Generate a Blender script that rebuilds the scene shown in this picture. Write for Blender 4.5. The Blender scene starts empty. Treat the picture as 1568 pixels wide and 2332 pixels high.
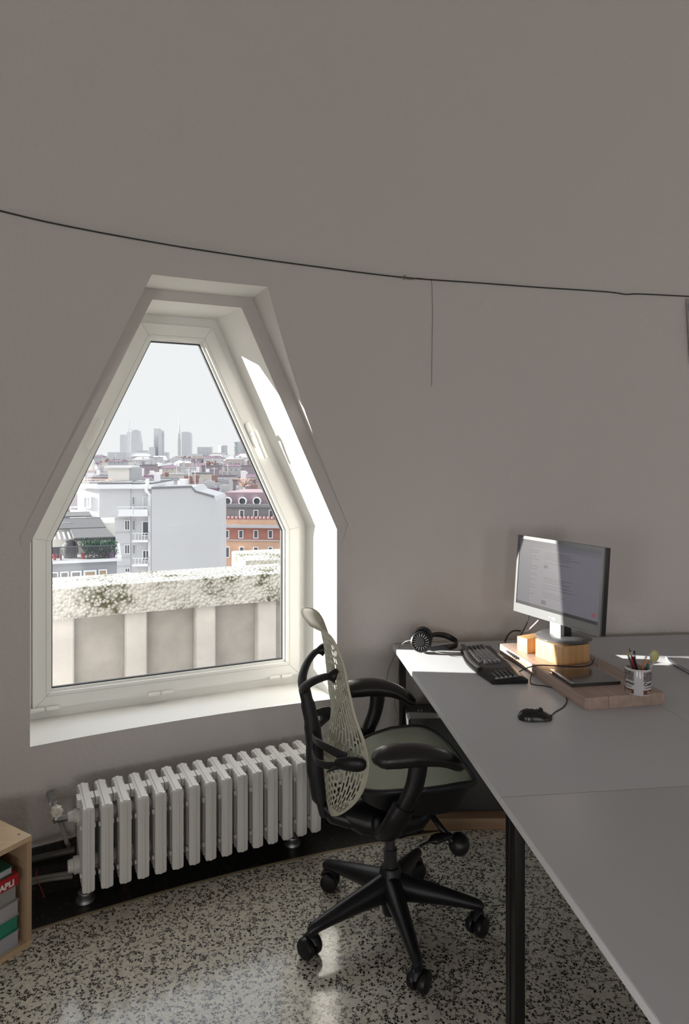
import bpy, bmesh, math, random
from mathutils import Vector as V, Matrix
random.seed(7)
S = bpy.context.scene
COL = S.collection
F = 24/36*2332.0      # focal length in pixels of the 1568x2332 frame
CZ = 1.6              # eye height

# ------------------------------------------------------------ camera
cd = bpy.data.cameras.new('camera'); cam = bpy.data.objects.new('camera', cd); COL.objects.link(cam)
cd.sensor_fit = 'VERTICAL'; cd.sensor_height = 36; cd.sensor_width = 24; cd.lens = 24
cd.shift_y = -(1166-1045)/2332.0; cd.clip_start = .05; cd.clip_end = 9000
cam.location = (0, 0, CZ); cam.rotation_euler = (math.pi/2, 0, 0); S.camera = cam
# ------------------------------------------------------------ view, world, sun
S.view_settings.view_transform = 'Standard'; S.view_settings.look = 'None'
S.view_settings.exposure = 0.0; S.view_settings.gamma = 1
S.view_settings.use_curve_mapping = False
SKY = 1.0; SUN_E = 20.0; FILL = 25.0
w = bpy.data.worlds.new('world'); S.world = w; w.use_nodes = True
nt = w.node_tree; nt.nodes.clear()
tc = nt.nodes.new('ShaderNodeTexCoord'); sp = nt.nodes.new('ShaderNodeSeparateXYZ')
rp = nt.nodes.new('ShaderNodeValToRGB'); bg = nt.nodes.new('ShaderNodeBackground'); ou = nt.nodes.new('ShaderNodeOutputWorld')
rp.color_ramp.elements[0].position = 0.0; rp.color_ramp.elements[0].color = (.93, .935, .95, 1)
rp.color_ramp.elements[1].position = .55; rp.color_ramp.elements[1].color = (1.75, 1.82, 1.92, 1)
e_ = rp.color_ramp.elements.new(.17); e_.color = (.92, .93, .945, 1)
bg.inputs[1].default_value = SKY
nt.links.new(tc.outputs['Generated'], sp.inputs[0]); nt.links.new(sp.outputs[2], rp.inputs[0])
nt.links.new(rp.outputs[0], bg.inputs[0]); nt.links.new(bg.outputs[0], ou.inputs[0])
SUN_EL = math.radians(12.5); SUN_AZ = -0.09     # light travels towards +X
sd = V((math.cos(SUN_EL)*math.cos(SUN_AZ), math.cos(SUN_EL)*math.sin(SUN_AZ), -math.sin(SUN_EL)))
sl = bpy.data.lights.new('sun', 'SUN'); sl.energy = SUN_E; sl.angle = math.radians(.55); sl.color = (1, .95, .87)
so = bpy.data.objects.new('sun', sl); COL.objects.link(so)
so.rotation_euler = sd.to_track_quat('-Z', 'Y').to_euler(); so.location = (-20, 0, 20)

# ------------------------------------------------------------ helpers
def P(px, py, D):
    return V(((px-784)*D/F, D, CZ-(py-1045)*D/F))
def PZ(px, py, z):               # point on the horizontal plane z seen at a pixel
    D = (CZ-z)*F/(py-1045.0)
    return V(((px-784)*D/F, D, z))

def mat(name, col, rough=.5, metal=0, spec=.5, bump=0, bscale=80, var=0, vscale=8, trans=0, emit=None, alpha=None, coat=0):
    m = bpy.data.materials.new(name); m.use_nodes = True
    n = m.node_tree; b = n.nodes['Principled BSDF']
    b.inputs['Base Color'].default_value = (*col, 1); b.inputs['Roughness'].default_value = rough
    b.inputs['Metallic'].default_value = metal; b.inputs['Specular IOR Level'].default_value = spec
    b.inputs['Coat Weight'].default_value = coat; b.inputs['Coat Roughness'].default_value = .15
    if trans: b.inputs['Transmission Weight'].default_value = trans
    if emit: b.inputs['Emission Color'].default_value = (*emit[0], 1); b.inputs['Emission Strength'].default_value = emit[1]
    if alpha is not None: b.inputs['Alpha'].default_value = alpha
    t = n.nodes.new('ShaderNodeTexCoord')
    if bump:
        x = n.nodes.new('ShaderNodeTexNoise'); x.inputs['Scale'].default_value = bscale; x.inputs['Detail'].default_value = 5
        n.links.new(t.outputs['Object'], x.inputs['Vector'])
        bp = n.nodes.new('ShaderNodeBump'); bp.inputs['Strength'].default_value = bump; bp.inputs['Distance'].default_value = .01
        n.links.new(x.outputs[0], bp.inputs['Height']); n.links.new(bp.outputs[0], b.inputs['Normal'])
    if var:
        x = n.nodes.new('ShaderNodeTexNoise'); x.inputs['Scale'].default_value = vscale; x.inputs['Detail'].default_value = 6
        n.links.new(t.outputs['Object'], x.inputs['Vector'])
        r = n.nodes.new('ShaderNodeValToRGB')
        r.color_ramp.elements[0].position = .3; r.color_ramp.elements[1].position = .7
        r.color_ramp.elements[0].color = (*[c*(1-var) for c in col], 1); r.color_ramp.elements[1].color = (*[min(1, c*(1+var)) for c in col], 1)
        n.links.new(x.outputs[0], r.inputs[0]); n.links.new(r.outputs[0], b.inputs['Base Color'])
    return m

def wood(name, c1, c2, axis=1, scale=14, rough=.5):
    m = mat(name, c1, rough); n = m.node_tree; b = n.nodes['Principled BSDF']
    t = n.nodes.new('ShaderNodeTexCoord'); mp = n.nodes.new('ShaderNodeMapping')
    s = [scale*4]*3; s[axis] = scale*.12; mp.inputs['Scale'].default_value = s
    x = n.nodes.new('ShaderNodeTexNoise'); x.inputs['Scale'].default_value = 1.5; x.inputs['Detail'].default_value = 5
    r = n.nodes.new('ShaderNodeValToRGB'); r.color_ramp.elements[0].position = .35; r.color_ramp.elements[1].position = .65
    r.color_ramp.elements[0].color = (*c1, 1); r.color_ramp.elements[1].color = (*c2, 1)
    n.links.new(t.outputs['Object'], mp.inputs[0]); n.links.new(mp.outputs[0], x.inputs['Vector'])
    n.links.new(x.outputs[0], r.inputs[0]); n.links.new(r.outputs[0], b.inputs['Base Color'])
    return m

def terrazzo(name, base, base2, chip, scale, thr, rough, coat=0):
    m = mat(name, base, rough); n = m.node_tree; b = n.nodes['Principled BSDF']; L = n.links.new
    t = n.nodes.new('ShaderNodeTexCoord')
    nz = n.nodes.new('ShaderNodeTexNoise'); nz.inputs['Scale'].default_value = scale*1.1; nz.inputs['Detail'].default_value = 2
    L(t.outputs['Object'], nz.inputs['Vector'])
    mx = n.nodes.new('ShaderNodeVectorMath'); mx.operation = 'MULTIPLY_ADD'
    mx.inputs[1].default_value = (.018, .018, .018); L(nz.outputs['Color'], mx.inputs[0]); L(t.outputs['Object'], mx.inputs[2])
    v = n.nodes.new('ShaderNodeTexVoronoi'); v.inputs['Scale'].default_value = scale; L(mx.outputs[0], v.inputs['Vector'])
    v2 = n.nodes.new('ShaderNodeTexVoronoi'); v2.feature = 'DISTANCE_TO_EDGE'; v2.inputs['Scale'].default_value = scale; L(mx.outputs[0], v2.inputs['Vector'])
    s = n.nodes.new('ShaderNodeSeparateColor'); L(v.outputs['Color'], s.inputs[0])
    g = n.nodes.new('ShaderNodeMath'); g.operation = 'LESS_THAN'; g.inputs[1].default_value = thr; L(s.outputs[0], g.inputs[0])
    e = n.nodes.new('ShaderNodeMath'); e.operation = 'GREATER_THAN'; e.inputs[1].default_value = .07; L(v2.outputs['Distance'], e.inputs[0])
    mu = n.nodes.new('ShaderNodeMath'); mu.operation = 'MULTIPLY'; L(g.outputs[0], mu.inputs[0]); L(e.outputs[0], mu.inputs[1])
    bc = n.nodes.new('ShaderNodeMix'); bc.data_type = 'RGBA'; bc.inputs['A'].default_value = (*base, 1); bc.inputs['B'].default_value = (*base2, 1); L(s.outputs[1], bc.inputs['Factor'])
    fc = n.nodes.new('ShaderNodeMix'); fc.data_type = 'RGBA'; fc.inputs['B'].default_value = (*chip, 1)
    L(mu.outputs[0], fc.inputs['Factor']); L(bc.outputs['Result'], fc.inputs['A']); L(fc.outputs['Result'], b.inputs['Base Color'])
    # worn polish
    rn = n.nodes.new('ShaderNodeTexNoise'); rn.inputs['Scale'].default_value = 2.5; rn.inputs['Detail'].default_value = 6; L(t.outputs['Object'], rn.inputs['Vector'])
    mr = n.nodes.new('ShaderNodeMapRange'); mr.inputs['To Min'].default_value = rough*.75; mr.inputs['To Max'].default_value = rough*1.3; L(rn.outputs[0], mr.inputs[0]); L(mr.outputs[0], b.inputs['Roughness'])
    return m

def facade(name, c1, c2, sx, sz, mortar=.25):
    """brick-texture grid of windows for far towers"""
    m = mat(name, c1, .6); n = m.node_tree; b = n.nodes['Principled BSDF']
    t = n.nodes.new('ShaderNodeTexCoord'); mp = n.nodes.new('ShaderNodeMapping'); mp.inputs['Rotation'].default_value = (math.pi/2, 0, 0)
    br = n.nodes.new('ShaderNodeTexBrick'); br.inputs['Scale'].default_value = 1; br.offset = 0
    br.inputs['Brick Width'].default_value = sx; br.inputs['Row Height'].default_value = sz; br.inputs['Mortar Size'].default_value = mortar*sz
    br.inputs['Color1'].default_value = (*c2, 1); br.inputs['Color2'].default_value = (*[c*.9 for c in c2], 1); br.inputs['Mortar'].default_value = (*c1, 1)
    n.links.new(t.outputs['Object'], mp.inputs[0]); n.links.new(mp.outputs[0], br.inputs['Vector']); n.links.new(br.outputs['Color'], b.inputs['Base Color'])
    return m

class MB:
    def __init__(s): s.bm = bmesh.new()
    def box(s, c, d, rz=0, M=None, bev=0):
        m = Matrix.Translation(V(c)) @ Matrix.Rotation(rz, 4, 'Z') if M is None else M @ Matrix.Translation(V(c))
        r = bmesh.ops.create_cube(s.bm, size=1, matrix=m @ Matrix.Diagonal((d[0], d[1], d[2], 1)))
        if bev:
            es = list({e for v in r['verts'] for e in v.link_edges})
            bmesh.ops.bevel(s.bm, geom=es, offset=bev, segments=2, affect='EDGES', profile=.6)
        return s
    def tube(s, pts, r, seg=10, up=None, cap=True):
        """r: number, list of numbers or list of (a,b) half-axes; b along up"""
        pts = [V(p) for p in pts]; n = len(pts); rings = []
        prev = None
        for i, p in enumerate(pts):
            t = (pts[min(i+1, n-1)]-pts[max(i-1, 0)])
            t = t.normalized() if t.length > 1e-9 else V((0, 0, 1))
            if up is not None: u = V(up) - t*V(up).dot(t)
            elif prev is not None: u = prev - t*prev.dot(t)
            else:
                a = V((0, 0, 1)) if abs(t.z) < .9 else V((1, 0, 0)); u = a - t*a.dot(t)
            if u.length < 1e-6: u = t.orthogonal()
            u.normalize(); prev = u; sd_ = t.cross(u)
            q = r[i] if isinstance(r, (list, tuple)) else r
            a, b = q if isinstance(q, (list, tuple)) else (q, q)
            rings.append([s.bm.verts.new(p+sd_*(a*math.cos(2*math.pi*k/seg))+u*(b*math.sin(2*math.pi*k/seg))) for k in range(seg)])
        for i in range(n-1):
            for k in range(seg):
                s.bm.faces.new((rings[i][k], rings[i][(k+1) % seg], rings[i+1][(k+1) % seg], rings[i+1][k]))
        if cap:
            s.bm.faces.new(rings[0][::-1]); s.bm.faces.new(rings[-1])
        return s
    def prism(s, poly, ext):
        ext = V(ext); a = [s.bm.verts.new(V(p)) for p in poly]; b = [s.bm.verts.new(V(p)+ext) for p in poly]; n = len(a)
        s.bm.faces.new(a[::-1]); s.bm.faces.new(b)
        for i in range(n): s.bm.faces.new((a[i], a[(i+1) % n], b[(i+1) % n], b[i]))
        return s
    def loft(s, A, B, cap=True):
        a = [s.bm.verts.new(V(p)) for p in A]; b = [s.bm.verts.new(V(p)) for p in B]; n = len(a)
        if cap: s.bm.faces.new(a[::-1]); s.bm.faces.new(b)
        for i in range(n): s.bm.faces.new((a[i], a[(i+1) % n], b[(i+1) % n], b[i]))
        return s
    def ring(s, O, I, O2, I2):
        """solid ring between outer O and inner I, back faces O2,I2"""
        f = [[s.bm.verts.new(V(p)) for p in L] for L in (O, I, O2, I2)]; n = len(O); o, i_, o2, i2 = f
        for k in range(n):
            j = (k+1) % n
            s.bm.faces.new((o[k], o[j], i_[j], i_[k])); s.bm.faces.new((o2[j], o2[k], i2[k], i2[j]))
            s.bm.faces.new((o[j], o[k], o2[k], o2[j])); s.bm.faces.new((i_[k], i_[j], i2[j], i2[k]))
        return s
    def lathe(s, prof, c=(0, 0, 0), M=None, seg=28, cap=True):
        M = M or Matrix.Translation(V(c)); rings = []
        for (r, z) in prof:
            if r < 1e-6: rings.append([s.bm.verts.new(M @ V((0, 0, z)))])
            else: rings.append([s.bm.verts.new(M @ V((r*math.cos(2*math.pi*k/seg), r*math.sin(2*math.pi*k/seg), z))) for k in range(seg)])
        for a, b in zip(rings, rings[1:]):
            for k in range(seg):
                j = (k+1) % seg
                if len(a) == 1 and len(b) == 1: continue
                if len(a) == 1: s.bm.faces.new((a[0], b[k], b[j]))
                elif len(b) == 1: s.bm.faces.new((a[k], a[j], b[0]))
                else: s.bm.faces.new((a[k], a[j], b[j], b[k]))
        if cap:
            if len(rings[0]) > 1: s.bm.faces.new(rings[0][::-1])
            if len(rings[-1]) > 1: s.bm.faces.new(rings[-1])
        return s
    def sphere(s, c, r, seg=20, M=None):
        m = (M or Matrix()) @ Matrix.Translation(V(c)); r = (r, r, r) if not isinstance(r, (tuple, list)) else r
        bmesh.ops.create_uvsphere(s.bm, u_segments=seg, v_segments=max(6, seg//2), radius=1, matrix=m @ Matrix.Diagonal((*r, 1))); return s
    def quad(s, *p): s.bm.faces.new([s.bm.verts.new(V(q)) for q in p]); return s
    def build(s, name, m, parent=None, world=False, smooth=40, mods=None, noflip=False):
        if not noflip: bmesh.ops.recalc_face_normals(s.bm, faces=s.bm.faces)
        me = bpy.data.meshes.new(name)
        if parent is not None and world:
            s.bm.transform(wmat(parent).inverted())
        s.bm.to_mesh(me); s.bm.free()
        if smooth:
            for p in me.polygons: p.use_smooth = True
            me.set_sharp_from_angle(angle=math.radians(smooth))
        for mm in (m if isinstance(m, (list, tuple)) else [m]): me.materials.append(mm)
        o = bpy.data.objects.new(name, me); COL.objects.link(o)
        if parent is not None: o.parent = parent
        for k in (mods or []):
            md = o.modifiers.new(k[0], k[0])
            for a, b in k[1].items(): setattr(md, a, b)
        return o

def wmat(o):
    M = Matrix.LocRotScale(o.location, o.rotation_euler, o.scale)
    return wmat(o.parent) @ M if o.parent else M
def tag(o, label=None, cat=None, group=None, kind=None):
    if label: o['label'] = label
    if cat: o['category'] = cat
    if group: o['group'] = group
    if kind: o['kind'] = kind
    return o
def thing(name, label, cat, loc=(0, 0, 0), rz=0, group=None):
    o = bpy.data.objects.new(name, None); COL.objects.link(o); o.empty_display_size = .05
    o.location = loc; o.rotation_euler = (0, 0, rz); return tag(o, label, cat, group)
def copytree(o, parent=None):
    c = o.copy(); COL.objects.link(c); c.parent = parent
    for ch in [x for x in COL.objects if x.parent == o]: copytree(ch, c)
    return c
def text(s, size, M, m, name, parent, bold=0.0, ext=.0004, align='LEFT'):
    cu = bpy.data.curves.new('t', 'FONT'); cu.body = s; cu.size = size; cu.extrude = ext; cu.offset = bold; cu.align_x = align
    o = bpy.data.objects.new('t', cu); COL.objects.link(o)
    dg = bpy.context.evaluated_depsgraph_get(); me = bpy.data.meshes.new_from_object(o.evaluated_get(dg))
    bpy.data.objects.remove(o); me.transform(M); me.name = name
    me.materials.clear(); me.materials.append(m)
    r = bpy.data.objects.new(name, me); COL.objects.link(r); r.parent = parent; return r
def spline(pts, n=6):
    pts = [V(p) for p in pts]; out = []
    for i in range(len(pts)-1):
        p0 = pts[max(i-1, 0)]; p1 = pts[i]; p2 = pts[i+1]; p3 = pts[min(i+2, len(pts)-1)]
        for k in range(n):
            t = k/n
            out.append(.5*((2*p1)+(p2-p0)*t+(2*p0-5*p1+4*p2-p3)*t*t+(3*p1-p0-3*p2+p3)*t**3))
    return out+[pts[-1]]
def lerp(a, b, t): return a+(b-a)*t
def interp(tab, x, k):
    for a, b in zip(tab, tab[1:]):
        if (a[0]-x)*(b[0]-x) <= 0 and a[0] != b[0]:
            return lerp(a[k], b[k], (x-a[0])/(b[0]-a[0]))
    return tab[0][k] if abs(x-tab[0][0]) < abs(x-tab[-1][0]) else tab[-1][k]

# ------------------------------------------------------------ materials
M_wall = mat('plaster_wall', (.66, .628, .612), .9, spec=.2, bump=.35, bscale=60)
M_rev = mat('white_reveal_paint', (.87, .86, .83), .7, spec=.3)
M_white = mat('white_window_paint', (.88, .88, .85), .32)
M_gask = mat('gasket_rubber', (.03, .03, .035), .5)
M_dark = mat('dark_skirting', (.016, .014, .013), .5, var=.6, vscale=60)
M_floor = terrazzo('terrazzo', (.72, .685, .575), (.54, .51, .44), (.014, .014, .014), 120, .41, .15)
M_floor.node_tree.nodes['Principled BSDF'].inputs['Coat Weight'].default_value = .5; M_floor.node_tree.nodes['Principled BSDF'].inputs['Coat Roughness'].default_value = .10
M_bord = terrazzo('dark_terrazzo', (.02, .018, .016), (.014, .013, .012), (.09, .08, .05), 130, .06, .3)
M_strip = mat('brass_strip', (.36, .30, .19), .4)
M_desk = mat('desk_laminate', (.55, .565, .60), .42, bump=.03, bscale=400)
M_edge = mat('desk_edge', (.72, .72, .74), .35)
M_black = mat('black_steel', (.007, .006, .006), .4, spec=.35)
M_plas = mat('black_plastic', (.009, .0085, .010), .36, spec=.35)
M_plas2 = mat('dark_grey_plastic', (.017, .017, .020), .42, spec=.4)
M_pad = mat('armrest_pad', (.011, .010, .011), .33, bump=.02, bscale=300)
M_shell = mat('backrest_shell', (.58, .57, .46), .42)
M_seat = mat('seat_mesh', (.33, .355, .285), .62, bump=.25, bscale=900)
M_rad = mat('radiator_enamel', (.70, .685, .66), .35, bump=.04, bscale=60)
M_metal = mat('brushed_metal', (.35, .36, .36), .35, metal=.9)
M_chrome = mat('chrome', (.7, .7, .7), .15, metal=1)

# glass: see-through with a clear surface reflection
def glassmat(name, tint=(1, 1, 1), boost=1.0, rough=0.0):
    m = bpy.data.materials.new(name); m.use_nodes = True; n = m.node_tree; n.nodes.clear()
    a = n.nodes.new('ShaderNodeBsdfTransparent'); a.inputs[0].default_value = (*tint, 1)
    g = n.nodes.new('ShaderNodeBsdfGlossy'); g.inputs['Roughness'].default_value = rough
    fr = n.nodes.new('ShaderNodeFresnel'); fr.inputs[0].default_value = 1.45
    mm = n.nodes.new('ShaderNodeMath'); mm.operation = 'MULTIPLY'; mm.inputs[1].default_value = boost
    x = n.nodes.new('ShaderNodeMixShader'); o = n.nodes.new('ShaderNodeOutputMaterial')
    n.links.new(fr.outputs[0], mm.inputs[0]); n.links.new(mm.outputs[0], x.inputs[0]); n.links.new(a.outputs[0], x.inputs[1]); n.links.new(g.outputs[0], x.inputs[2]); n.links.new(x.outputs[0], o.inputs[0])
    return m
M_glass = glassmat('window_glass', (.97, .985, .98))
M_clear = glassmat('clear_plastic', (.93, .94, .96), 2.2, .14)

# ------------------------------------------------------------ round room
A = V((-1.18, 2.58, 0)); TH = math.radians(24.3)
tt = V((math.cos(TH), math.sin(TH), 0)); nn = V((math.sin(TH), -math.cos(TH), 0))
R = 6.0
C = (A+tt*.632) + nn*math.sqrt(R*R-.632**2); C.z = 0
def inset(z): return max(0, z-1.2)**2/4.9
def wall_hit(px, py, off=0.0):
    lo, hi = .5, 12.
    for _ in range(60):
        D = (lo+hi)/2; p = P(px, py, D); r = math.hypot(p.x-C.x, p.y-C.y)
        if r < R-inset(p.z)-off: lo = D
        else: hi = D
    return P(px, py, D)
def cyl(ang, r, z): return V((C.x+r*math.cos(ang), C.y+r*math.sin(ang), z))

FRONT = [(0, .513), (1.264, .513), (1.264, 1.28), (.82, 2.245), (.449, 2.245), (0, 1.28)]
SH = .045
SHO = [(0, 1.16), (1.264, 1.16), (1.264+SH, 1.30), (.82+SH*.9, 2.245+SH), (.449-SH*.9, 2.245+SH), (-SH, 1.30)]
SK = .155
def W(u, z, d, skew=True):           # window coordinates: along wall, height, depth outwards
    if skew: u = u - SK*max(d, 0)
    p = A + tt*u - nn*d; return V((p.x, p.y, z))
def inpoly(poly, d):
    n = len(poly); out = []
    for i in range(n):
        p0 = V(poly[i-1]); p1 = V(poly[i]); p2 = V(poly[(i+1) % n])
        e1 = (p1-p0).normalized(); e2 = (p2-p1).normalized()
        n1 = V((-e1.y, e1.x)); n2 = V((-e2.y, e2.x))
        b = (n1+n2); k = d/(1+n1.dot(n2)); q = p1+b*k; out.append((q.x, q.y))
    return out

def build_wall():
    prof = []
    zs = [-.05, .6, 1.2]+[1.2+.12*i for i in range(1, 26)]
    for z in zs: prof.append((R-inset(z), z))
    prof += [(2.6, 4.55), (0, 4.7), (0, 5.2), (3.2, 5.0), (R+.0, 4.2), (R+.31, 2.6), (R+.31, -.05)]
    b = MB(); seg = 200
    rings = []
    for (r, z) in prof:
        rings.append([b.bm.verts.new((C.x, C.y, z))] if r == 0 else [b.bm.verts.new(cyl(2*math.pi*k/seg, r, z)) for k in range(seg)])
    n = len(rings)
    for i in range(n):
        a, c = rings[i], rings[(i+1) % n]
        for k in range(seg):
            j = (k+1) % seg
            if len(a) == 1 and len(c) == 1: continue
            if len(a) == 1: b.bm.faces.new((a[0], c[k], c[j]))
            elif len(c) == 1: b.bm.faces.new((a[k], a[j], c[0]))
            else: b.bm.faces.new((a[k], a[j], c[j], c[k]))
    o = b.build('wall_back', M_wall, smooth=30)
    cutters = []
    def cutter(rotdeg):
        Rm = Matrix.Translation(C) @ Matrix.Rotation(math.radians(rotdeg), 4, 'Z') @ Matrix.Translation(-C)
        k1 = MB().loft([W(u, z, .0, 0) for u, z in SHO], [W(u, z, -.62, 0) for u, z in SHO]); k1.bm.transform(Rm)
        k2 = MB().loft([W(u, z, -.05, 0) for u, z in FRONT], [W(u, z, .8) for u, z in FRONT]); k2.bm.transform(Rm)
        # keep reveal straight: front part then skewed part
        return [k1.build('cut', M_wall, smooth=0), k2.build('cut', M_wall, smooth=0)]
    for a in (0, 180, 225, 270): cutters += cutter(a)
    for c in cutters:
        md = o.modifiers.new('b', 'BOOLEAN'); md.operation = 'DIFFERENCE'; md.solver = 'EXACT'; md.object = c
    dg = bpy.context.evaluated_depsgraph_get(); me = bpy.data.meshes.new_from_object(o.evaluated_get(dg))
    o.modifiers.clear(); old = o.data; o.data = me
    for c in cutters: bpy.data.objects.remove(c)
    for p in me.polygons: p.use_smooth = True
    me.set_sharp_from_angle(angle=math.radians(20))
    me.materials.clear(); me.materials.append(M_wall); me.materials.append(M_rev)
    for p in me.polygons:
        rr_ = math.hypot(p.center.x-C.x, p.center.y-C.y); base_ = R-inset(p.center.z)
        if .45 < p.center.z < 2.4 and base_+.004 < rr_ < R+.305: p.material_index = 1
    return tag(o, kind='structure')
OTHER = (45, 90, 135, 180, 225, 270, 315)
build_wall()
# added unseen fill lamps: some in cut openings, others in front of closed wall
for k, a in enumerate(OTHER):
    Rm = Matrix.Translation(C) @ Matrix.Rotation(math.radians(a), 4, 'Z') @ Matrix.Translation(-C)
    c = Rm @ (W(.632, 1.35, .25 if a in (180, 225, 270) else -.12, 0)); inw = (Rm.to_3x3() @ nn)
    l = bpy.data.lights.new('fill_lamp', 'AREA'); l.shape = 'RECTANGLE'; l.size = 1.0; l.size_y = 1.5
    l.energy = FILL*{45: 1.5, 90: 2.1, 135: 1.5, 180: .7, 225: .4, 270: .25, 315: .3}[a]; l.color = (1, .975, .96)
    lo = bpy.data.objects.new('fill_lamp', l); COL.objects.link(lo); lo.location = c; l.spread = math.radians(100 if a in (45, 90) else 110); inw = (inw-V((0, 0, .36 if a in (45, 90) else .12))).normalized(); lo.rotation_euler = inw.to_track_quat('-Z', 'Z').to_euler()

def disc_ring(name, r0, r1, z, m, h=.02, a0=0, a1=360, seg=200):
    b = MB(); n = seg
    ang = [math.radians(lerp(a0, a1, i/n)) for i in range(n+(0 if a1-a0 == 360 else 1))]
    if r0 == 0:
        b.bm.faces.new([b.bm.verts.new(cyl(a, r1, z)) for a in ang])
        b.bm.faces.new([b.bm.verts.new(cyl(a, r1, z-h)) for a in ang][::-1])
    else:
        q = [[b.bm.verts.new(cyl(a, r, zz)) for a in ang] for r, zz in ((r0, z), (r1, z), (r1, z-h), (r0, z-h))]
        L = len(ang)
        for k in range(L if a1-a0 == 360 else L-1):
            j = (k+1) % L
            for x, y in ((0, 1), (1, 2), (2, 3), (3, 0)): b.bm.faces.new((q[x][k], q[y][k], q[y][j], q[x][j]))
    return tag(b.build(name, m, smooth=30, noflip=(r0 == 0)), kind='structure')
RB = R-.285
disc_ring('floor', 0, RB-.014, 0, M_floor)
disc_ring('trim_1', RB-.014, RB, 0.0004, M_strip)
disc_ring('trim_2', RB, R+.0, 0, M_bord)
disc_ring('baseboard_back', R-.012, R+.01, .13, M_dark, h=.13)

# ------------------------------------------------------------ window in front of us
def wring(o1, o2, d0, d1, name, m, parent, top=None):
    a = inpoly(FRONT, o1); b = inpoly(FRONT, o2)
    return MB().ring([W(u, z, d0) for u, z in a], [W(u, z, d0) for u, z in b], [W(u, z, d1) for u, z in a], [W(u, z, d1) for u, z in b]).build(name, m, parent, world=True, smooth=20)
win = thing('window_1', None, None, tuple(W(.6, .513, .29))); tag(win, kind='structure')
wring(-.002, .048, .292, .335, 'window_frame', M_white, win)
sash = wring(.044, .108, .272, .318, 'sash', M_white, win)
wring(.108, .118, .288, .312, 'glazing_bead', M_white, win)
wring(.117, .123, .298, .312, 'gasket', M_gask, win)
wring(.0935, .0950, .2712, .2725, 'bead_joint', mat('joint_line', (.55, .55, .52), .6), win)
wring(.0405, .0437, .288, .2925, 'frame_seal', mat('seal_grey', (.30, .30, .28), .6), win)
g = inpoly(FRONT, .119)
MB().quad(*[W(u, z, .306) for u, z in g[:3]]+[W(u, z, .306) for u, z in g[3:]]).build('pane', M_glass, win, world=True, smooth=0)
# mitre joints
jt = MB()
fo = inpoly(FRONT, .047); fi = inpoly(FRONT, .107)
for p, q in zip(fo, fi):
    jt.tube([W(p[0], p[1], .2722), W(q[0], q[1], .2722)], .0009, 6)
jt.build('mitre_joint', mat('joint_grey', (.5, .5, .47), .6), sash)
sash.children[-1].matrix_parent_inverse = wmat(sash).inverted()
for c_ in (.09, .56, 1.12):                                     # hinge covers along the bottom
    h = MB()
    for s in (-1, 1):
        h.tube([W(c_+s*.004, .5585, .264), W(c_+s*.055, .5585, .264)], .0085, 12)
    h.build('hinge', M_white, win, world=True)
# handle on the right slanted stile
def on_stile(t, side=1, off=.076, d=.27):
    a = inpoly(FRONT, off)
    p, q = (a[2], a[3]) if side == 1 else (a[5], a[4])
    return V((lerp(p[0], q[0], t), lerp(p[1], q[1], t)))
def stile_pt(t, side, off, d):
    q = on_stile(t, side, off); return W(q.x, q.y, d)
def handle(side, t1, t0):
    hb = MB().tube([stile_pt(lerp(t0, t1, k/8), side, .076, .268) for k in range(9)], [(.011, .006)]+[(.0165, .008)]*7+[(.011, .006)], 16, up=nn)
    rose = hb.build('handle_rose', M_white, win, world=True)
    tm = lerp(t0, t1, .55)
    MB().tube([stile_pt(tm, side, .076, .266), stile_pt(tm, side, .076, .232)], .0105, 14).build('handle_neck', M_white, win, world=True)
    L = [(tm+.012, .226), (tm, .221), (tm-.03, .222), (tm-.07, .228), (tm-.11, .230), (tm-.128, .232)]
    MB().tube(spline([stile_pt(a, side, .076, d) for a, d in L], 4), [(lerp(.012, .0105, i/20), .006) for i in range(21)], 14, up=nn).build('handle_lever', M_white, win, world=True)
handle(1, .56, .435)
MB().tube([stile_pt(lerp(.42, .56, k/8), 2, .076, .268) for k in range(9)], [(.011, .004)]+[(.0155, .006)]*7+[(.011, .004)], 16, up=nn).build('lock_plate', M_white, win, world=True)

# ------------------------------------------------------------ picture-rail cable on the dome
M_cable = mat('dark_cable', (.03, .03, .028), .5)
cp = [(-60, 466), (0, 480), (100, 504), (230, 530), (380, 557), (460, 570), (600, 591), (740, 610), (840, 623), (920, 632), (982, 637), (1100, 645), (1220, 654), (1330, 661), (1385, 665), (1412, 668.5), (1424, 670.5), (1440, 669.5), (1470, 670), (1568, 675), (1640, 679)]
tag(MB().tube(spline([wall_hit(x, y, .005) for x, y in cp], 5), .0028, 8).build('wire', M_cable), 'dark wire running right across the curved wall above the window', 'wire')
tie = thing('knot', 'small frayed fibre knot tied on the dark wall wire', 'knot', tuple(wall_hit(920, 632, .008)))
kb = MB(); c0 = wall_hit(920, 632, .01)
for i in range(26):
    d = V((random.uniform(-1, 1), random.uniform(-.6, .1), random.uniform(-1, 1))).normalized()*random.uniform(.006, .014)
    kb.tube([c0, c0+d*.6+V((0, 0, .002)), c0+d], .0008, 5)
kb.build('fibres', mat('fibre', (.22, .2, .13), .8), tie, world=True)
MB().tube(spline([wall_hit(x, y, .01) for x, y in ((922, 634), (935, 637), (950, 633), (975, 636))], 4), .001, 6).build('tail', mat('fibre2', (.18, .14, .09), .8), tie, world=True)
tag(MB().tube(spline([wall_hit(x, y, .006) for x, y in ((981, 637), (983, 650), (984, 690), (984.5, 715), (983.5, 760), (983, 810), (982.5, 860), (982, 880))], 4), .0009, 6).build('thread', mat('thread', (.10, .09, .08), .8), None), 'thin brown thread hanging down from the wall wire', 'thread')
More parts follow.
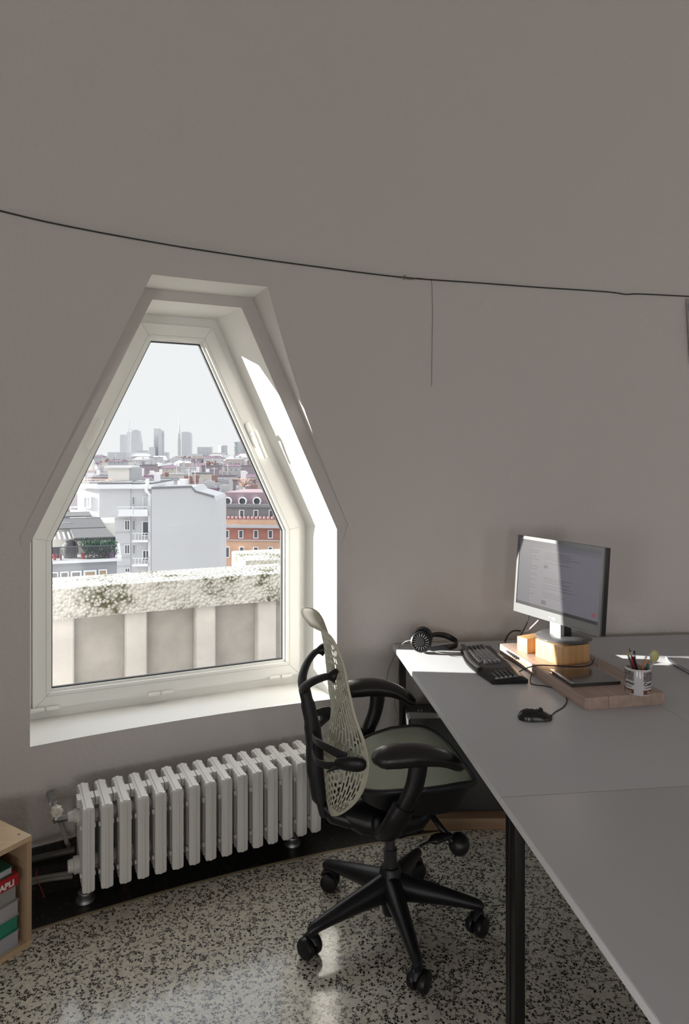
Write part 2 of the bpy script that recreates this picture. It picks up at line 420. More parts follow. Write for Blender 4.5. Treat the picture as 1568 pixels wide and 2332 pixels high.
# pinned poster at the right edge
po = thing('poster', 'pinned poster sheet at the right edge below the wire', 'poster', tuple(wall_hit(1600, 700, .01)))
def wq(x0, y0, x1, y1, off, name, m, dx=0):
    b = MB(); pts = [wall_hit(x0, y0, off), wall_hit(x1, y0, off), wall_hit(x1+dx, y1, off), wall_hit(x0+dx, y1, off)]
    b.loft(pts, [p+V((0, .002, 0)) for p in pts]); return b.build(name, m, po, world=True, smooth=0)
wq(1562, 680, 1680, 830, .012, 'sheet', mat('sheet', (.38, .36, .34), .7), 9)
wq(1564.5, 691, 1680, 720, .0145, 'printed_panel', mat('panel_grey', (.25, .27, .30), .7), 2)
wq(1567, 737, 1680, 757, .0145, 'printed_panel', mat('panel_red', (.12, .02, .02), .7), 1)

# ------------------------------------------------------------ radiator
RA = math.radians(26.5); rt = V((math.cos(RA), math.sin(RA), 0)); rn = V((math.sin(RA), -math.cos(RA), 0))
R0 = V((-.893, 2.385, 0)); DEP = .215; PIT = .0622; ZB, ZT = .083, .376
rad = thing('radiator', 'white cast iron column radiator under the window', 'radiator', tuple(R0+rt*.43-rn*.1))
def rp_(u, d, z): p = R0+rt*u-rn*d; return V((p.x, p.y, z))
plan = []
W2 = .0205
npf = 7
# plan outline of one column (flat front with a shallow middle ridge, fluted sides)
plan += [(-W2, .002), (-W2*.3, .0), (-W2*.2, -.003), (W2*.2, -.003), (W2*.3, .0), (W2, .002)]
for i in range(npf):
    d0 = lerp(.02, DEP-.02, i/npf); d1 = lerp(.02, DEP-.02, (i+1)/npf)
    plan += [(W2, d0), (W2-.0035, d0+.006), (W2-.0035, d1-.006)]
plan += [(W2, DEP-.02), (W2, DEP-.004), (W2*.3, DEP), (-W2*.3, DEP), (-W2, DEP-.004), (-W2, DEP-.02)]
for i in reversed(range(npf)):
    d0 = lerp(.02, DEP-.02, i/npf); d1 = lerp(.02, DEP-.02, (i+1)/npf)
    plan += [(-W2+.0035, d1-.006), (-W2+.0035, d0+.006), (-W2, d0)]
cb = MB()
def rl(u, d, z): return rt*u-rn*d+V((0, 0, z))
cb.loft([rl(u, d, ZB+.006) for u, d in plan], [rl(u, d, ZT-.006) for u, d in plan])
inn = [(u*.86, lerp(DEP/2, d, .985)) for u, d in plan]
cb.loft([rl(u, d, ZT-.006) for u, d in plan], [rl(u, d, ZT) for u, d in inn])
cb.loft([rl(u, d, ZB) for u, d in inn], [rl(u, d, ZB+.006) for u, d in plan])
cb.box(V((0, 0, ZT+.0008))-rn*(DEP*.5), (.013, DEP*.97, .004), rz=RA)
hubp = [(-PIT/2+.0008, .085), (PIT/2-.0008, .085), (PIT/2-.0008, .135), (-PIT/2+.0008, .135)]
cb.loft([rl(u, d, ZT-.03) for u, d in hubp], [rl(u*.97, d, ZT-.001) for u, d in hubp])
for zz in (ZT-.075, ZB+.05):
    cb.tube([rl(-PIT/2+.0005, .108, zz), rl(PIT/2-.0005, .108, zz)], .026, 16)
    cb.tube([rl(-.006-W2, .03, zz), rl(.006+W2, .03, zz)], .008, 10)
col0 = cb.build('column', M_rad, rad, smooth=14)
for i in range(15):
    o = col0 if i == 0 else col0.copy()
    if i: COL.objects.link(o); o.parent = rad
    o.location = rp_(i*PIT, 0, 0)-rad.location
for u in (0, 13*PIT):
    MB().lathe([(.014, ZB+.01), (.014, .035), (.026, .032), (.028, .020), (.024, .012), (.032, .010), (.034, 0)], c=rp_(u, .105, 0)).build('foot', M_metal, rad, world=True)
e0 = rp_(-.030, .108, ZT-.065); e1 = rp_(-.030, .108, ZB+.05)
for e, r_ in ((e0, .024), (e1, .03)):
    MB().lathe([(r_*.7, -.03), (r_*.8, -.012), (r_, -.01), (r_, .01)], M=Matrix.Translation(e) @ rt.to_track_quat('Z', 'X').to_matrix().to_4x4(), seg=12).build('end_plug', M_rad, rad, world=True)
vb = P(129, 1848, 2.40)
wallp = wall_hit(113, 1806, -.01)
valve = MB().tube([wallp, lerp(wallp, vb, .55)], .014, 14).tube([lerp(wallp, vb, .5), lerp(wallp, vb, .95)], .010, 12).tube([e0-rt*.02, e0-rt*.065], .0115, 6).tube([e0-rt*.065, e0-rt*.075+rn*.01], .008, 10)
valve.build('valve', M_metal, rad, world=True)
dv = (vb-wallp).normalized(); Mk = Matrix.Translation(vb) @ dv.to_track_quat('Z', 'X').to_matrix().to_4x4()
kn = MB().lathe([(.013, -.02), (.0175, -.016), (.0185, .012), (.016, .019), (.007, .02), (.006, .016), (0, .016)], M=Mk, seg=24)
for k in range(8): kn.box((.0185*math.cos(k*.785), .0185*math.sin(k*.785), 0), (.004, .004, .024), M=Mk)
kn.build('valve_knob', mat('cream_plastic', (.62, .58, .52), .4), rad, world=True)
hose = [P(131, 1856, 2.46), P(138, 1874, 2.50), P(146, 1896, 2.52), P(152, 1918, 2.53), P(156, 1926, 2.56)]
MB().tube(spline(hose), .008, 10).build('hose', mat('grey_hose', (.34, .32, .30), .5), rad, world=True)
# pipes lying along the dark skirting
pipes = thing('floor_pipe', 'grey heating pipes running low behind the shelf to the radiator', 'pipe', tuple(rp_(-.3, .1, 0)))
for k, (a, b, c_, r_) in enumerate((((60, 2013), (110, 2002), (165, 1995), .009), ((60, 2006), (110, 1996), (165, 1987), .008), ((60, 1960), (110, 1948), (170, 1935), .011))):
    MB().tube(spline([P(x, y, D) for (x, y), D in zip((a, b, c_), (2.44, 2.47, 2.50))]), r_, 10).build('pipe', mat('pipe%d' % k, ((.20, .19, .17), (.17, .165, .15), (.05, .045, .04))[k], .5), pipes, world=True)
MB().tube(spline([P(84, 1980, 2.44), P(82, 2002, 2.42), P(90, 2016, 2.42), P(102, 2044, 2.40)]), .0016, 6).build('cable_tie', mat('red_tie', (.30, .03, .015), .4), pipes, world=True)
wbk = rp_(.145, .16, 0)
tag(MB().box(wbk+V((0, 0, .035)), (.03, .035, .07), rz=RA, bev=.002).build('wood_block', wood('block_brown', (.12, .07, .04), (.16, .1, .06))), 'small brown wooden block propped under the radiator', 'wood block')

# ------------------------------------------------------------ birch shelf with books
sf = V((-.53, -.85, 0)).normalized(); ss = V((-.85, .53, 0)).normalized()
K = V((-1.03, 2.25, 0)); SHt = .36; TK = .017; SD = .25; SW = .36
shelf = thing('shelf_cube', 'birch open shelf cube at the left edge beside the radiator', 'shelf', tuple(K+sf*SW/2+ss*SD/2))
srz = math.atan2(sf.y, sf.x)
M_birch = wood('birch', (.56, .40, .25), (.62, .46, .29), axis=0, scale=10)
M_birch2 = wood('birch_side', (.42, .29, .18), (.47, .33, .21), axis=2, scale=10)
def sbox(a0, a1, d0, d1, z0, z1, name, m, bev=.0008, parent=shelf):
    c = K+sf*(a0+a1)/2+ss*(d0+d1)/2; c.z = (z0+z1)/2
    return MB().box(c, (a1-a0, d1-d0, z1-z0), rz=srz, bev=bev).build(name, m, parent, world=True, smooth=20)
sbox(0, SW, 0, SD, SHt-TK, SHt, 'top_panel', M_birch)
sbox(0, SW, 0, SD, 0, TK, 'bottom_panel', M_birch)
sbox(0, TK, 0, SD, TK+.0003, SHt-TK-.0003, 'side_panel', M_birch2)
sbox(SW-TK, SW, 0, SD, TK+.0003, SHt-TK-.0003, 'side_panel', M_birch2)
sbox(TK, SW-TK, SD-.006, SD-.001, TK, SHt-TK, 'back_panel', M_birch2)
cc = K+sf*.02+ss*.04
MB().lathe([(.004, SHt-.001), (.004, SHt+.0004)], c=(cc.x, cc.y, 0), seg=12).build('cam_cap', mat('cam_dark', (.10, .08, .06), .5), shelf, world=True)
def book(z0, z1, a0, front, col, label, pages=None, name='book', cat='book', cover=.003):
    a1 = SW-TK-.012; t = thing(name, label, cat, tuple(K+sf*(a0+a1)/2+ss*(front+.09)+V((0, 0, z0))), srz)
    m = mat('cover', col, .45)
    if pages:
        sbox(a0, a1, front, front+.19, z0, z0+cover, 'cover', m, parent=t); sbox(a0, a1, front, front+.19, z1-cover, z1, 'cover', m, parent=t)
        sbox(a0+.003, a1, front+.003, front+.185, z0+cover, z1-cover, 'pages', mat('pages', pages, .8), parent=t)
    else:
        sbox(a0, a1, front, front+.19, z0, z1, 'box', m, bev=.002, parent=t)
    return t
g0 = .036
book(.017, .068, g0, .012, (.40, .40, .44), 'thick pale grey book at the bottom of the shelf stack', (.42, .42, .46))
book(.069, .117, g0+.002, .014, (.02, .24, .14), 'thick green book second from the bottom of the stack', (.03, .26, .16))
book(.118, .168, g0+.002, .010, (.36, .35, .38), 'thick light grey book resting on the green book', (.44, .42, .44))
book(.169, .218, g0+.008, .012, (.26, .26, .25), 'worn grey ream packet with creased side beneath the red box', (.34, .33, .31))
rb_ = book(.219, .256, g0+.006, .006, (.42, .012, .02), 'red box printed APLI in white, lying in the stack', name='label_box', cat='box')
Mtx = Matrix.Translation(K+sf*(g0+.072)+ss*.005+V((0, 0, .226))) @ Matrix(((-sf.x, 0, -ss.x, 0), (-sf.y, 0, -ss.y, 0), (0, 1, 0, 0), (0, 0, 0, 1)))
text('APLI', .026, wmat(rb_).inverted() @ Mtx, mat('white_print', (.75, .74, .72), .5), 'lettering', rb_, bold=.0012)
book(.257, .283, g0+.020, .016, (.02, .13, .09), 'thin dark green book with white pages topmost of the stack', (.50, .52, .54))

# ------------------------------------------------------------ desks
DZ = .742; DTK = .022
dl = V((-.1209, 1, 0)).normalized(); dr = V((dl.y, -dl.x, 0))     # along the left edge (away), across (right)
DC = V((.2237, 3.162, 0))                                          # far left corner
drz = math.atan2(dr.y, dr.x)
LEN = 1.442; WID = .775
def desk(o, ln, wd, label, legs):
    """o: far-left corner; ln: length towards the camera"""
    t = thing('desk', label, 'desk', tuple(o-dl*ln/2+dr*wd/2), drz)
    c = o-dl*ln/2+dr*wd/2
    MB().box((c.x, c.y, DZ-DTK/2), (wd-.0016, ln-.0016, DTK), rz=drz, bev=.0012).build('tabletop', [M_desk], t, world=True, smooth=20)
    e = o-dl*ln/2+dr*.0002
    MB().box((e.x, e.y, DZ-DTK/2-.0002), (.0022, ln-.002, DTK-.0022), rz=drz).build('edge_band', M_edge, t, world=True, smooth=0)
    ap = MB()
    for (a0, a1, b0, b1) in ((.034, wd-.034, .03, .05), (.034, wd-.034, ln-.05, ln-.03)):
        q = o+dr*(a0+a1)/2-dl*(b0+b1)/2; ap.box((q.x, q.y, DZ-DTK-.021), (a1-a0, b1-b0, .04), rz=drz)
    for a in (.042, wd-.042):
        q = o+dr*a-dl*ln/2; ap.box((q.x, q.y, DZ-DTK-.021), (.018, ln-.06, .034), rz=drz)
    ap.build('frame', M_black, t, world=True, smooth=0)
    for (a, b) in legs:
        q = o+dr*a-dl*b; MB().box((q.x, q.y, (DZ-DTK-.001)/2), (.027, .030, DZ-DTK-.001), rz=drz, bev=.002).build('leg', M_black, t, world=True, smooth=20)
    return t
desk(DC, LEN, WID, 'far left grey-topped desk that carries the monitor and keyboard', [(.037, .04), (.037, LEN-.018), (WID-.034, .04), (WID-.034, LEN-.018)])
desk(DC-dl*LEN, 1.6, WID, 'near left grey-topped desk running empty towards the viewer', [(.037, .018), (.037, 1.56), (WID-.034, .018), (WID-.034, 1.56)])
desk(DC+dr*WID, LEN, WID, 'far right grey-topped desk that carries the closed laptop', [(.037, .04), (.037, LEN-.018), (WID-.034, .04), (WID-.034, LEN-.018)])
desk(DC+dr*WID-dl*LEN, 1.6, WID, 'near right grey-topped desk at the right edge of the picture', [(.037, .018), (.037, 1.56), (WID-.034, .018), (WID-.034, 1.56)])

# ------------------------------------------------------------ computer tower under the desk
pcM = mat('speckled_black', (.02, .02, .02), .32, bump=.3, bscale=500)
T0 = V((.283, 3.0, 0)); tz = .05; TH_ = .462
pc = thing('computer_tower', 'black computer tower standing under the far desk corner', 'computer', (T0.x+.22, T0.y+.09, tz), .03)
MB().box((T0.x+.22, T0.y+.09, (tz+TH_)/2), (.44, .18, TH_-tz), rz=.03, bev=.004).build('case', pcM, pc, world=True)
for yy in (.004, .176):
    MB().box((T0.x-.006+(.09-yy)*.03, T0.y+yy-.007, (tz+TH_)/2), (.007, .006, TH_-tz-.004), bev=.002).build('edge_trim', mat('silver_trim', (.45, .45, .46), .3, metal=.6), pc, world=True)
MB().box((T0.x-.004, T0.y+.083, (tz+TH_)/2), (.006, .165, TH_-tz-.01)).build('front_panel', mat('dim_panel', (.10, .10, .105), .3), pc, world=True)
pm = mat('pc_print', (.7, .7, .7), .5)
pl = MB()
for k, ln in enumerate((.03, .022)):
    pl.box((T0.x+.05+k*.014, T0.y+.085, TH_+.0006), (.004, ln, .0006), rz=-.25)
pl.build('printed_mark', pm, pc, world=True)
hd = thing('external_drive', 'small grey drive lying on top of the computer tower', 'drive', (T0.x+.21, T0.y+.08, TH_), .1)
MB().box((0, 0, .0135), (.15, .11, .020), bev=.004).build('case', mat('drive_grey', (.34, .34, .36), .35, metal=.3), hd)
MB().box((0, 0, .0145), (.152, .112, .004), bev=.001).build('band', mat('drive_dark', (.04, .04, .04), .4), hd)
for sx in (-1, 1):
    for sy in (-1, 1): MB().lathe([(.006, 0), (.006, .004)], c=(sx*.06, sy*.04, 0), seg=10).build('foot', M_plas, hd)
fp = PZ(962, 1890, 0)
tag(MB().box((fp.x+.34, fp.y+.13, .025), (.68, .26, .05), rz=.02, bev=.003).build('wooden_board', wood('board_brown', (.22, .13, .07), (.30, .19, .11), axis=0, scale=8)), 'brown wooden board on the floor under the far desk', 'board')

# ------------------------------------------------------------ office chair
chair = thing('office_chair', 'black swivel office chair with pale perforated back facing the desk', 'chair', (.157, 2.34, 0), math.radians(8.9))
def c(f, s, z): return V((f, -s, z))
# five star base
hub = MB().lathe([(.026, .045), (.030, .06), (.036, .09), (.041, .12), (.040, .165), (.036, .195), (.031, .205), (.022, .205)]); hub.build('base_hub', M_plas, chair)
MB().lathe([(.0225, .205), (.0225, .255), (.0235, .257), (.0235, .265), (.0165, .266), (.0165, .335)]).build('gas_column', mat('column_grey', (.035, .035, .037), .35), chair)
for k in range(5):
    a = math.radians(-6.2-8.9+72*k); dx = V((math.cos(a), math.sin(a), 0))
    pts = []; rr = []
    for i in range(13):
        t = i/12; r = lerp(.018, .30, t); z = lerp(.138, .092, t**.9)+.012*math.sin(t*math.pi)*.4
        hh = lerp(.052, .017, t**.8); ww = lerp(.036, .017, t)
        pts.append(dx*r+V((0, 0, z))); rr.append((ww, hh))
    pts.append(dx*.312+V((0, 0, .084))); rr.append((.012, .010))
    b = MB().tube(pts, rr, 14, up=(0, 0, 1)); b.tube([dx*.3+V((0, 0, .085)), dx*.3+V((0, 0, .060))], .012, 12)
    leg = b.build('base_leg', M_plas, chair, smooth=60)
    a2 = a+[.9, -.6, .5, 1.9, -.8][k]; fx = V((math.cos(a2), math.sin(a2), 0)); sx = V((-fx.y, fx.x, 0))
    cpos = dx*.3-fx*.012
    wh = MB()
    for s in (-1, 1):
        Mw = Matrix.Translation(cpos+sx*s*.0175+V((0, 0, .0325))) @ (sx*s).to_track_quat('Z', 'X').to_matrix().to_4x4()
        wh.lathe([(.012, -.0105), (.030, -.0105), (.0325, -.007), (.0325, .007), (.029, .012), (.012, .0145), (0, .0145)], M=Mw, seg=24)
    ca = wh.build('caster', M_plas, chair)
    hd_ = MB().tube([cpos+fx*(-.022)+V((0, 0, .054)), cpos+V((0, 0, .072)), cpos+fx*.024+V((0, 0, .064)), cpos+fx*.033+V((0, 0, .048))], [(.007, .006), (.013, .008), (.012, .007), (.007, .004)], 10)
    hd_.tube([cpos-sx*.02+V((0, 0, .0325)), cpos+sx*.02+V((0, 0, .0325))], .005, 8)
    hd_.build('caster_hood', M_plas2, ca)
# mechanism under the seat
mz = MB()
mz.tube([c(-.17, 0, .40), c(-.10, 0, .385), c(0, 0, .375), c(.09, 0, .385), c(.15, 0, .42)], [(.035, .03), (.075, .055), (.085, .06), (.08, .05), (.05, .025)], 16, up=(0, 0, 1))
mz.tube([c(-.235, 0, .435), c(-.20, 0, .40), c(-.14, 0, .385)], [(.03, .02), (.035, .03), (.05, .035)], 12, up=(0, 0, 1))
mz.tube([c(-.04, 0, .345), c(.03, .0, .335), c(.085, .0, .335)], [(.04, .03), (.05, .03), (.035, .02)], 12, up=(0, 0, 1))
mz.build('tilt_mechanism', M_plas, chair, smooth=60)
# lever and ball knob (near side)
MB().tube(spline([c(.10, .06, .44), c(.125, .14, .415), c(.165, .17, .37)]), [.010]*13, 10).build('adjustment_arm', M_plas, chair)
MB().sphere(c(.190, .165, .355), (.034, .034, .036), 24).build('tension_knob', M_plas, chair)
MB().tube(spline([c(.165, .165, .385), c(.13, .17, .385), c(.09, .175, .378), c(.055, .175, .365)]), [(.010, .008), (.012, .009), (.013, .010), (.015, .011), (.016, .012), (.017, .013), (.018, .013), (.019, .013), (.020, .014), (.020, .014), (.019, .013), (.015, .010), (.008, .005)]+[(.005, .004)]*6, 12, up=(0, 0, 1)).build('tilt_lever', M_plas, chair)
# seat: dished mesh pad inside a black rim
def seat_pt(u, v, k=1.0, dz=0):
    """u,v in disc coordinates -> rounded superellipse plan"""
    f = lerp(-.145, .258, (v+1)/2); s = u*.238
    z = .560 + .010*abs(u)**2*2 - .035*max(0, (v-.45))**2*3 - .018*max(0, -v-.4)
    z += .012*v - .006*(1-u*u)*(1-v*v)
    return c(lerp(.025, f, k), s*k, z+dz)
def sq(a):
    p = 3.6; ca, sa = math.cos(a), math.sin(a); r = (abs(ca)**p+abs(sa)**p)**(-1/p); u = r*ca; v = r*sa
    u *= lerp(.72, 1.0, min(1, (v+1)/1.0)**.8) if v < 0 else 1-.10*max(0, v-.3)**2
    return u, v
b = MB(); NA = 72; NR = 14; ringv = []
for j in range(1, NR+1):
    ringv.append([b.bm.verts.new(seat_pt(sq(2*math.pi*i/NA)[0]*j/NR, sq(2*math.pi*i/NA)[1]*j/NR)) for i in range(NA)])
c0 = b.bm.verts.new(seat_pt(0, 0))
for i in range(NA): b.bm.faces.new((c0, ringv[0][i], ringv[0][(i+1) % NA]))
for j in range(NR-1):
    for i in range(NA): b.bm.faces.new((ringv[j][i], ringv[j+1][i], ringv[j+1][(i+1) % NA], ringv[j][(i+1) % NA]))
b.build('seat', M_seat, chair, mods=[('SOLIDIFY', dict(thickness=.006, offset=-1))], smooth=60)
rim = []
for i in range(NA+1):
    u, v = sq(2*math.pi*i/NA); p = seat_pt(u*1.015, v*1.012); rim.append(p-V((0, 0, .006)))
MB().tube(rim, [(.008, .011)]*len(rim), 8, up=(0, 0, 1), cap=False).build('seat_rim', M_plas2, chair, smooth=60)
# dark under-seat pan
b = MB(); A1 = [seat_pt(*[q*.99 for q in sq(2*math.pi*i/NA)])-V((0, 0, .016)) for i in range(NA)]
B1 = [V((lerp(0, p.x, .90), lerp(0, p.y, .9), .505-.02*abs(p.y)/.2)) for p in A1]; C1 = [V((p.x*.55, p.y*.55, .45)) for p in A1]
b.loft(A1, B1, cap=True); b.loft(B1, C1, cap=True)
b.build('seat_pan', M_plas, chair, smooth=50)
# backrest shell
tab = [  # z, f edge, half width, bulge backwards in the middle
 (1.078, -.288, .118, .012), (1.075, -.282, .140, .013), (1.070, -.264, .152, .014), (1.060, -.244, .160, .016), (1.045, -.229, .165, .019), (1.02, -.214, .172, .023), (1.00, -.206, .178, .028), (.955, -.190, .188, .034), (.876, -.176, .202, .040),
 (.797, -.158, .214, .050), (.74, -.136, .224, .062), (.693, -.122, .230, .082), (.65, -.120, .230, .098), (.612, -.126, .225, .102), (.575, -.135, .212, .098), (.538, -.148, .190, .082),
 (.50, -.164, .158, .062), (.46, -.182, .112, .040), (.43, -.198, .070, .022), (.408, -.212, .02, .008)]
def smoothtab(z, k):
    acc = 0; wsum = 0
    for q in range(-3, 4):
        ww = 4-abs(q); acc += ww*interp(tab, min(1.078, max(.408, z+q*.006)), k); wsum += ww
    return acc/wsum
def sh(u, z):
    s = u*(smoothtab(z, 2) if z > .42 and z < 1.045 else interp(tab, z, 2)); f = (smoothtab(z, 1) if z < 1.045 else interp(tab, z, 1))-smoothtab(z, 3)*(1-abs(u)**2.2)
    zz = z
    if z > 1.03: zz -= .008*abs(u)**4*(z-1.03)/.05
    return c(f, s, zz)
NU, NV = 73, 128
def ucol(i): t = -1+2*i/NU; return t*(1.32-.32*t*t)
def zrow(j): return lerp(1.078, 1.045, j/10) if j < 10 else lerp(1.045, .408, (j-10)/(NV-10))
b = MB(); G = [[b.bm.verts.new(sh(ucol(i), zrow(j))) for i in range(NU+1)] for j in range(NV+1)]
random.seed(3)
for j in range(NV):
    z = zrow(j+.5)
    for i in range(NU):
        ci = abs(i-NU//2); hole = False
        if 2 < i < NU-3 and 14 < j < NV-8 and not (.63 < z < .70 and ci > 30):
            if z > .64:
                if i % 3 != 0:
                    L = 4 if z > .92 else (6 if z > .8 else 9)
                    ph = (i//3) % 2*(L//2)+(i//3*5 % 3)
                    hole = (j+ph) % L not in (0,)
            elif z > .44:
                if ci < 20:
                    L = 5; ph = (i//3) % 2*2; hole = i % 3 != 0 and (j+ph) % L not in (0, 1)
                else:
                    L = 9; hole = i % 2 == 0 and (j+(i//2) % 2*4) % L not in (0, 1)
        if ci < 5 and z < .455: hole = False
        if not hole: b.bm.faces.new((G[j][i], G[j+1][i], G[j+1][i+1], G[j][i+1]))
loose = [v for v in b.bm.verts if not v.link_faces]
bmesh.ops.delete(b.bm, geom=loose, context='VERTS')
back = b.build('backrest', M_shell, chair, mods=[('SOLIDIFY', dict(thickness=.0022, offset=0))], smooth=60)
edge = [sh(-1, zrow(j*2)) for j in range(65)]+[sh(1, zrow(128-j*2)) for j in range(65)]
edge += [sh(lerp(1, -1, k/12), 1.078) for k in range(1, 13)]
MB().tube(edge, .0042, 8, cap=False).build('rim_bead', M_shell, back, smooth=60)
# spine and Y fork
sp_ = spline([c(-.232, 0, .405), c(-.245, 0, .46), c(-.258, 0, .55), c(-.262, 0, .64), c(-.272, 0, .72), c(-.287, 0, .79), c(-.297, 0, .835)], 4)
nsp = len(sp_)
MB().tube(sp_, [(lerp(.034, .018, min(1, i/(nsp-1)*1.1)), [.014, .026, .030, .028, .024, .020, .018][min(6, int(i/(nsp-1)*6.01))]) for i in range(nsp)], 16, up=(1, 0, 0)).build('spine', M_plas2, chair, smooth=60)
yk = MB()
for s in (-1, 1):
    pts = spline([c(-.296, 0, .822), c(-.300, s*.030, .840), c(-.292, s*.065, .862), c(-.272, s*.105, .888), c(-.244, s*.138, .908), c(-.222, s*.150, .914)], 4)
    yk.tube(pts, [(lerp(.017, .010, i/len(pts)), lerp(.015, .011, i/len(pts))) for i in range(len(pts))], 12)
yk.build('fork', M_plas2, chair, smooth=60)
for s in (-1, 1):
    MB().tube([c(-.236, s*.146, .912), c(-.222, s*.149, .914), c(-.214, s*.151, .914), c(-.208, s*.152, .912)], [(.010, .010), (.017, .019), (.021, .024), (.016, .02)], 14, up=(0, 0, 1)).build('fork_cap', M_plas, chair, smooth=60)
# lumbar band: upper and lower arms wrapping to a pod on each side
for s in (-1, 1):
    lb = MB()
    up_ = spline([c(-.262, s*.01, .685), c(-.272, s*.05, .685), c(-.262, s*.11, .69), c(-.225, s*.165, .685), c(-.185, s*.20, .675)], 5)
    lb.tube(up_, [(.0035, lerp(.010, .016, i/len(up_))) for i in range(len(up_))], 10, up=(0, 0, 1))
    lw = spline([c(-.262, s*.01, .645), c(-.272, s*.05, .635), c(-.264, s*.11, .628), c(-.23, s*.160, .635), c(-.185, s*.20, .655)], 5)
    lb.tube(lw, [(.0035, lerp(.009, .014, i/len(lw))) for i in range(len(lw))], 10, up=(0, 0, 1))
    band = lb.build('lumbar_arm', M_plas2, chair, smooth=60)
    MB().tube(spline([c(-.215, s*.187, .655), c(-.185, s*.208, .660), c(-.150, s*.226, .662), c(-.128, s*.230, .662)], 4), [(.008, .012), (.010, .016), (.012, .019), (.013, .021), (.013, .022), (.013, .023), (.013, .023), (.012, .023), (.011, .022), (.009, .02), (.008, .018), (.006, .014), (.004, .009)], 14, up=(0, 0, 1)).build('lumbar_pod', M_plas, chair, smooth=60)
    MB().tube([c(-.205, s*.195, .650), c(-.225, s*.19, .638), c(-.242, s*.184, .628)], [(.004, .006), (.004, .005), (.002, .003)], 8, up=(0, 0, 1)).build('lumbar_lever', M_plas, chair, smooth=60)
# armrests
for s in (-1, 1):
    y = .302*s
    pp = [(-.120, .705), (-.108, .712), (-.085, .716), (-.045, .719), (.0, .719), (.045, .713), (.085, .702), (.115, .688), (.140, .671), (.155, .660), (.160, .656)]
    rr = [(.012, .009), (.034, .023), (.045, .031), (.048, .034), (.046, .033), (.042, .030), (.038, .026), (.034, .023), (.029, .019), (.020, .014), (.007, .005)]
    lat = [-.002, 0, .002, .004, .004, .001, -.004, -.012, -.020, -.026, -.028]
    pts = [c(f, y+s*0+la*s, z-.002) for (f, z), la in zip(pp, lat)]
    n2 = spline(pts, 3); rr2 = [(lerp(rr[i//3][0], rr[min(i//3+1, 10)][0], i % 3/3), lerp(rr[i//3][1], rr[min(i//3+1, 10)][1], i % 3/3)) for i in range(len(n2))]
    MB().tube(n2, rr2, 20, up=(0, 0, 1)).build('arm_pad', M_pad, chair, smooth=70)
    post = spline([c(.018, y, .700), c(.014, y, .66), c(.005, y*.995, .62), c(-.014, y*.98, .575), c(-.035, y*.95, .53)], 4)
    MB().tube(post, [(lerp(.017, .020, i/len(post)), lerp(.030, .026, i/len(post))) for i in range(len(post))], 14, up=(1, 0, 0)).build('arm_post', M_plas, chair, smooth=60)
    low = spline([c(-.025, y*.965, .555), c(-.048, y*.93, .505), c(-.06, y*.8, .455), c(-.055, y*.55, .415), c(-.04, y*.2, .395)], 4)
    MB().tube(low, [(.023, lerp(.036, .040, min(1, i/6))) for i in range(len(low))], 14, up=(1, 0, 0)).build('arm_bracket', M_plas, chair, smooth=60)

# ------------------------------------------------------------ things on the desk
M_oak = wood('plank_wood', (.36, .265, .22), (.45, .34, .29), axis=1, scale=9, rough=.45)
bl = V((-.1325, .682, 0)).normalized(); br = V((bl.y, -bl.x, 0)); brz = math.atan2(br.y, br.x)
B0 = PZ(1331, 1618, DZ); BL = .70; BT = .042
brd = thing('board', 'thick wooden board carrying the monitor block and the mug', 'board', tuple(B0+br*.152+bl*.35), brz)
def bbox(a0, a1, d0, d1, z0, z1, name, m, parent, bev=.0015):
    q = B0+br*(a0+a1)/2+bl*(d0+d1)/2; q.z = (z0+z1)/2
    return MB().box(q, (a1-a0, d1-d0, z1-z0), rz=brz, bev=bev).build(name, m, parent, world=True, smooth=20)
bbox(0, .0895, 0, BL, DZ, DZ+BT, 'plank', M_oak, brd)
bbox(.0905, .305, 0, BL, DZ, DZ+BT, 'plank', M_oak, brd)
nb = MB()
for k in range(10):
    q = B0-br*.0002+bl*(.36+k*.026); nb.box((q.x, q.y, DZ+.020+.003*math.sin(k*2.1)), (.001, .012, .016), rz=brz)
nb.build('carved_notches', mat('notch', (.26, .17, .11), .8), brd, world=True)
# pine blocks
M_pine = wood('pine', (.55, .31, .13), (.66, .40, .19), axis=2, scale=7, rough=.4)
Q0 = PZ(1278, 1519, DZ+BT); qr = V((.129, .057, 0)).normalized(); ql = V((-qr.y, qr.x, 0)); qrz = math.atan2(qr.y, qr.x)
BH = .076
q = Q0+qr*.072+ql*.078
blk = tag(MB().box((q.x, q.y, DZ+BT+BH/2), (.144, .156, BH), rz=qrz, bev=.003).build('wood_block', M_pine), 'large pine block standing under the monitor foot', 'wood block')
q2 = Q0+qr*.05+ql*.235
tag(MB().box((q2.x, q2.y, DZ+BT+.031), (.12, .06, .062), rz=qrz+.1, bev=.003).build('wood_block', M_pine), 'smaller pine block behind the large block under the monitor', 'wood block')
ZM = DZ+BT+BH
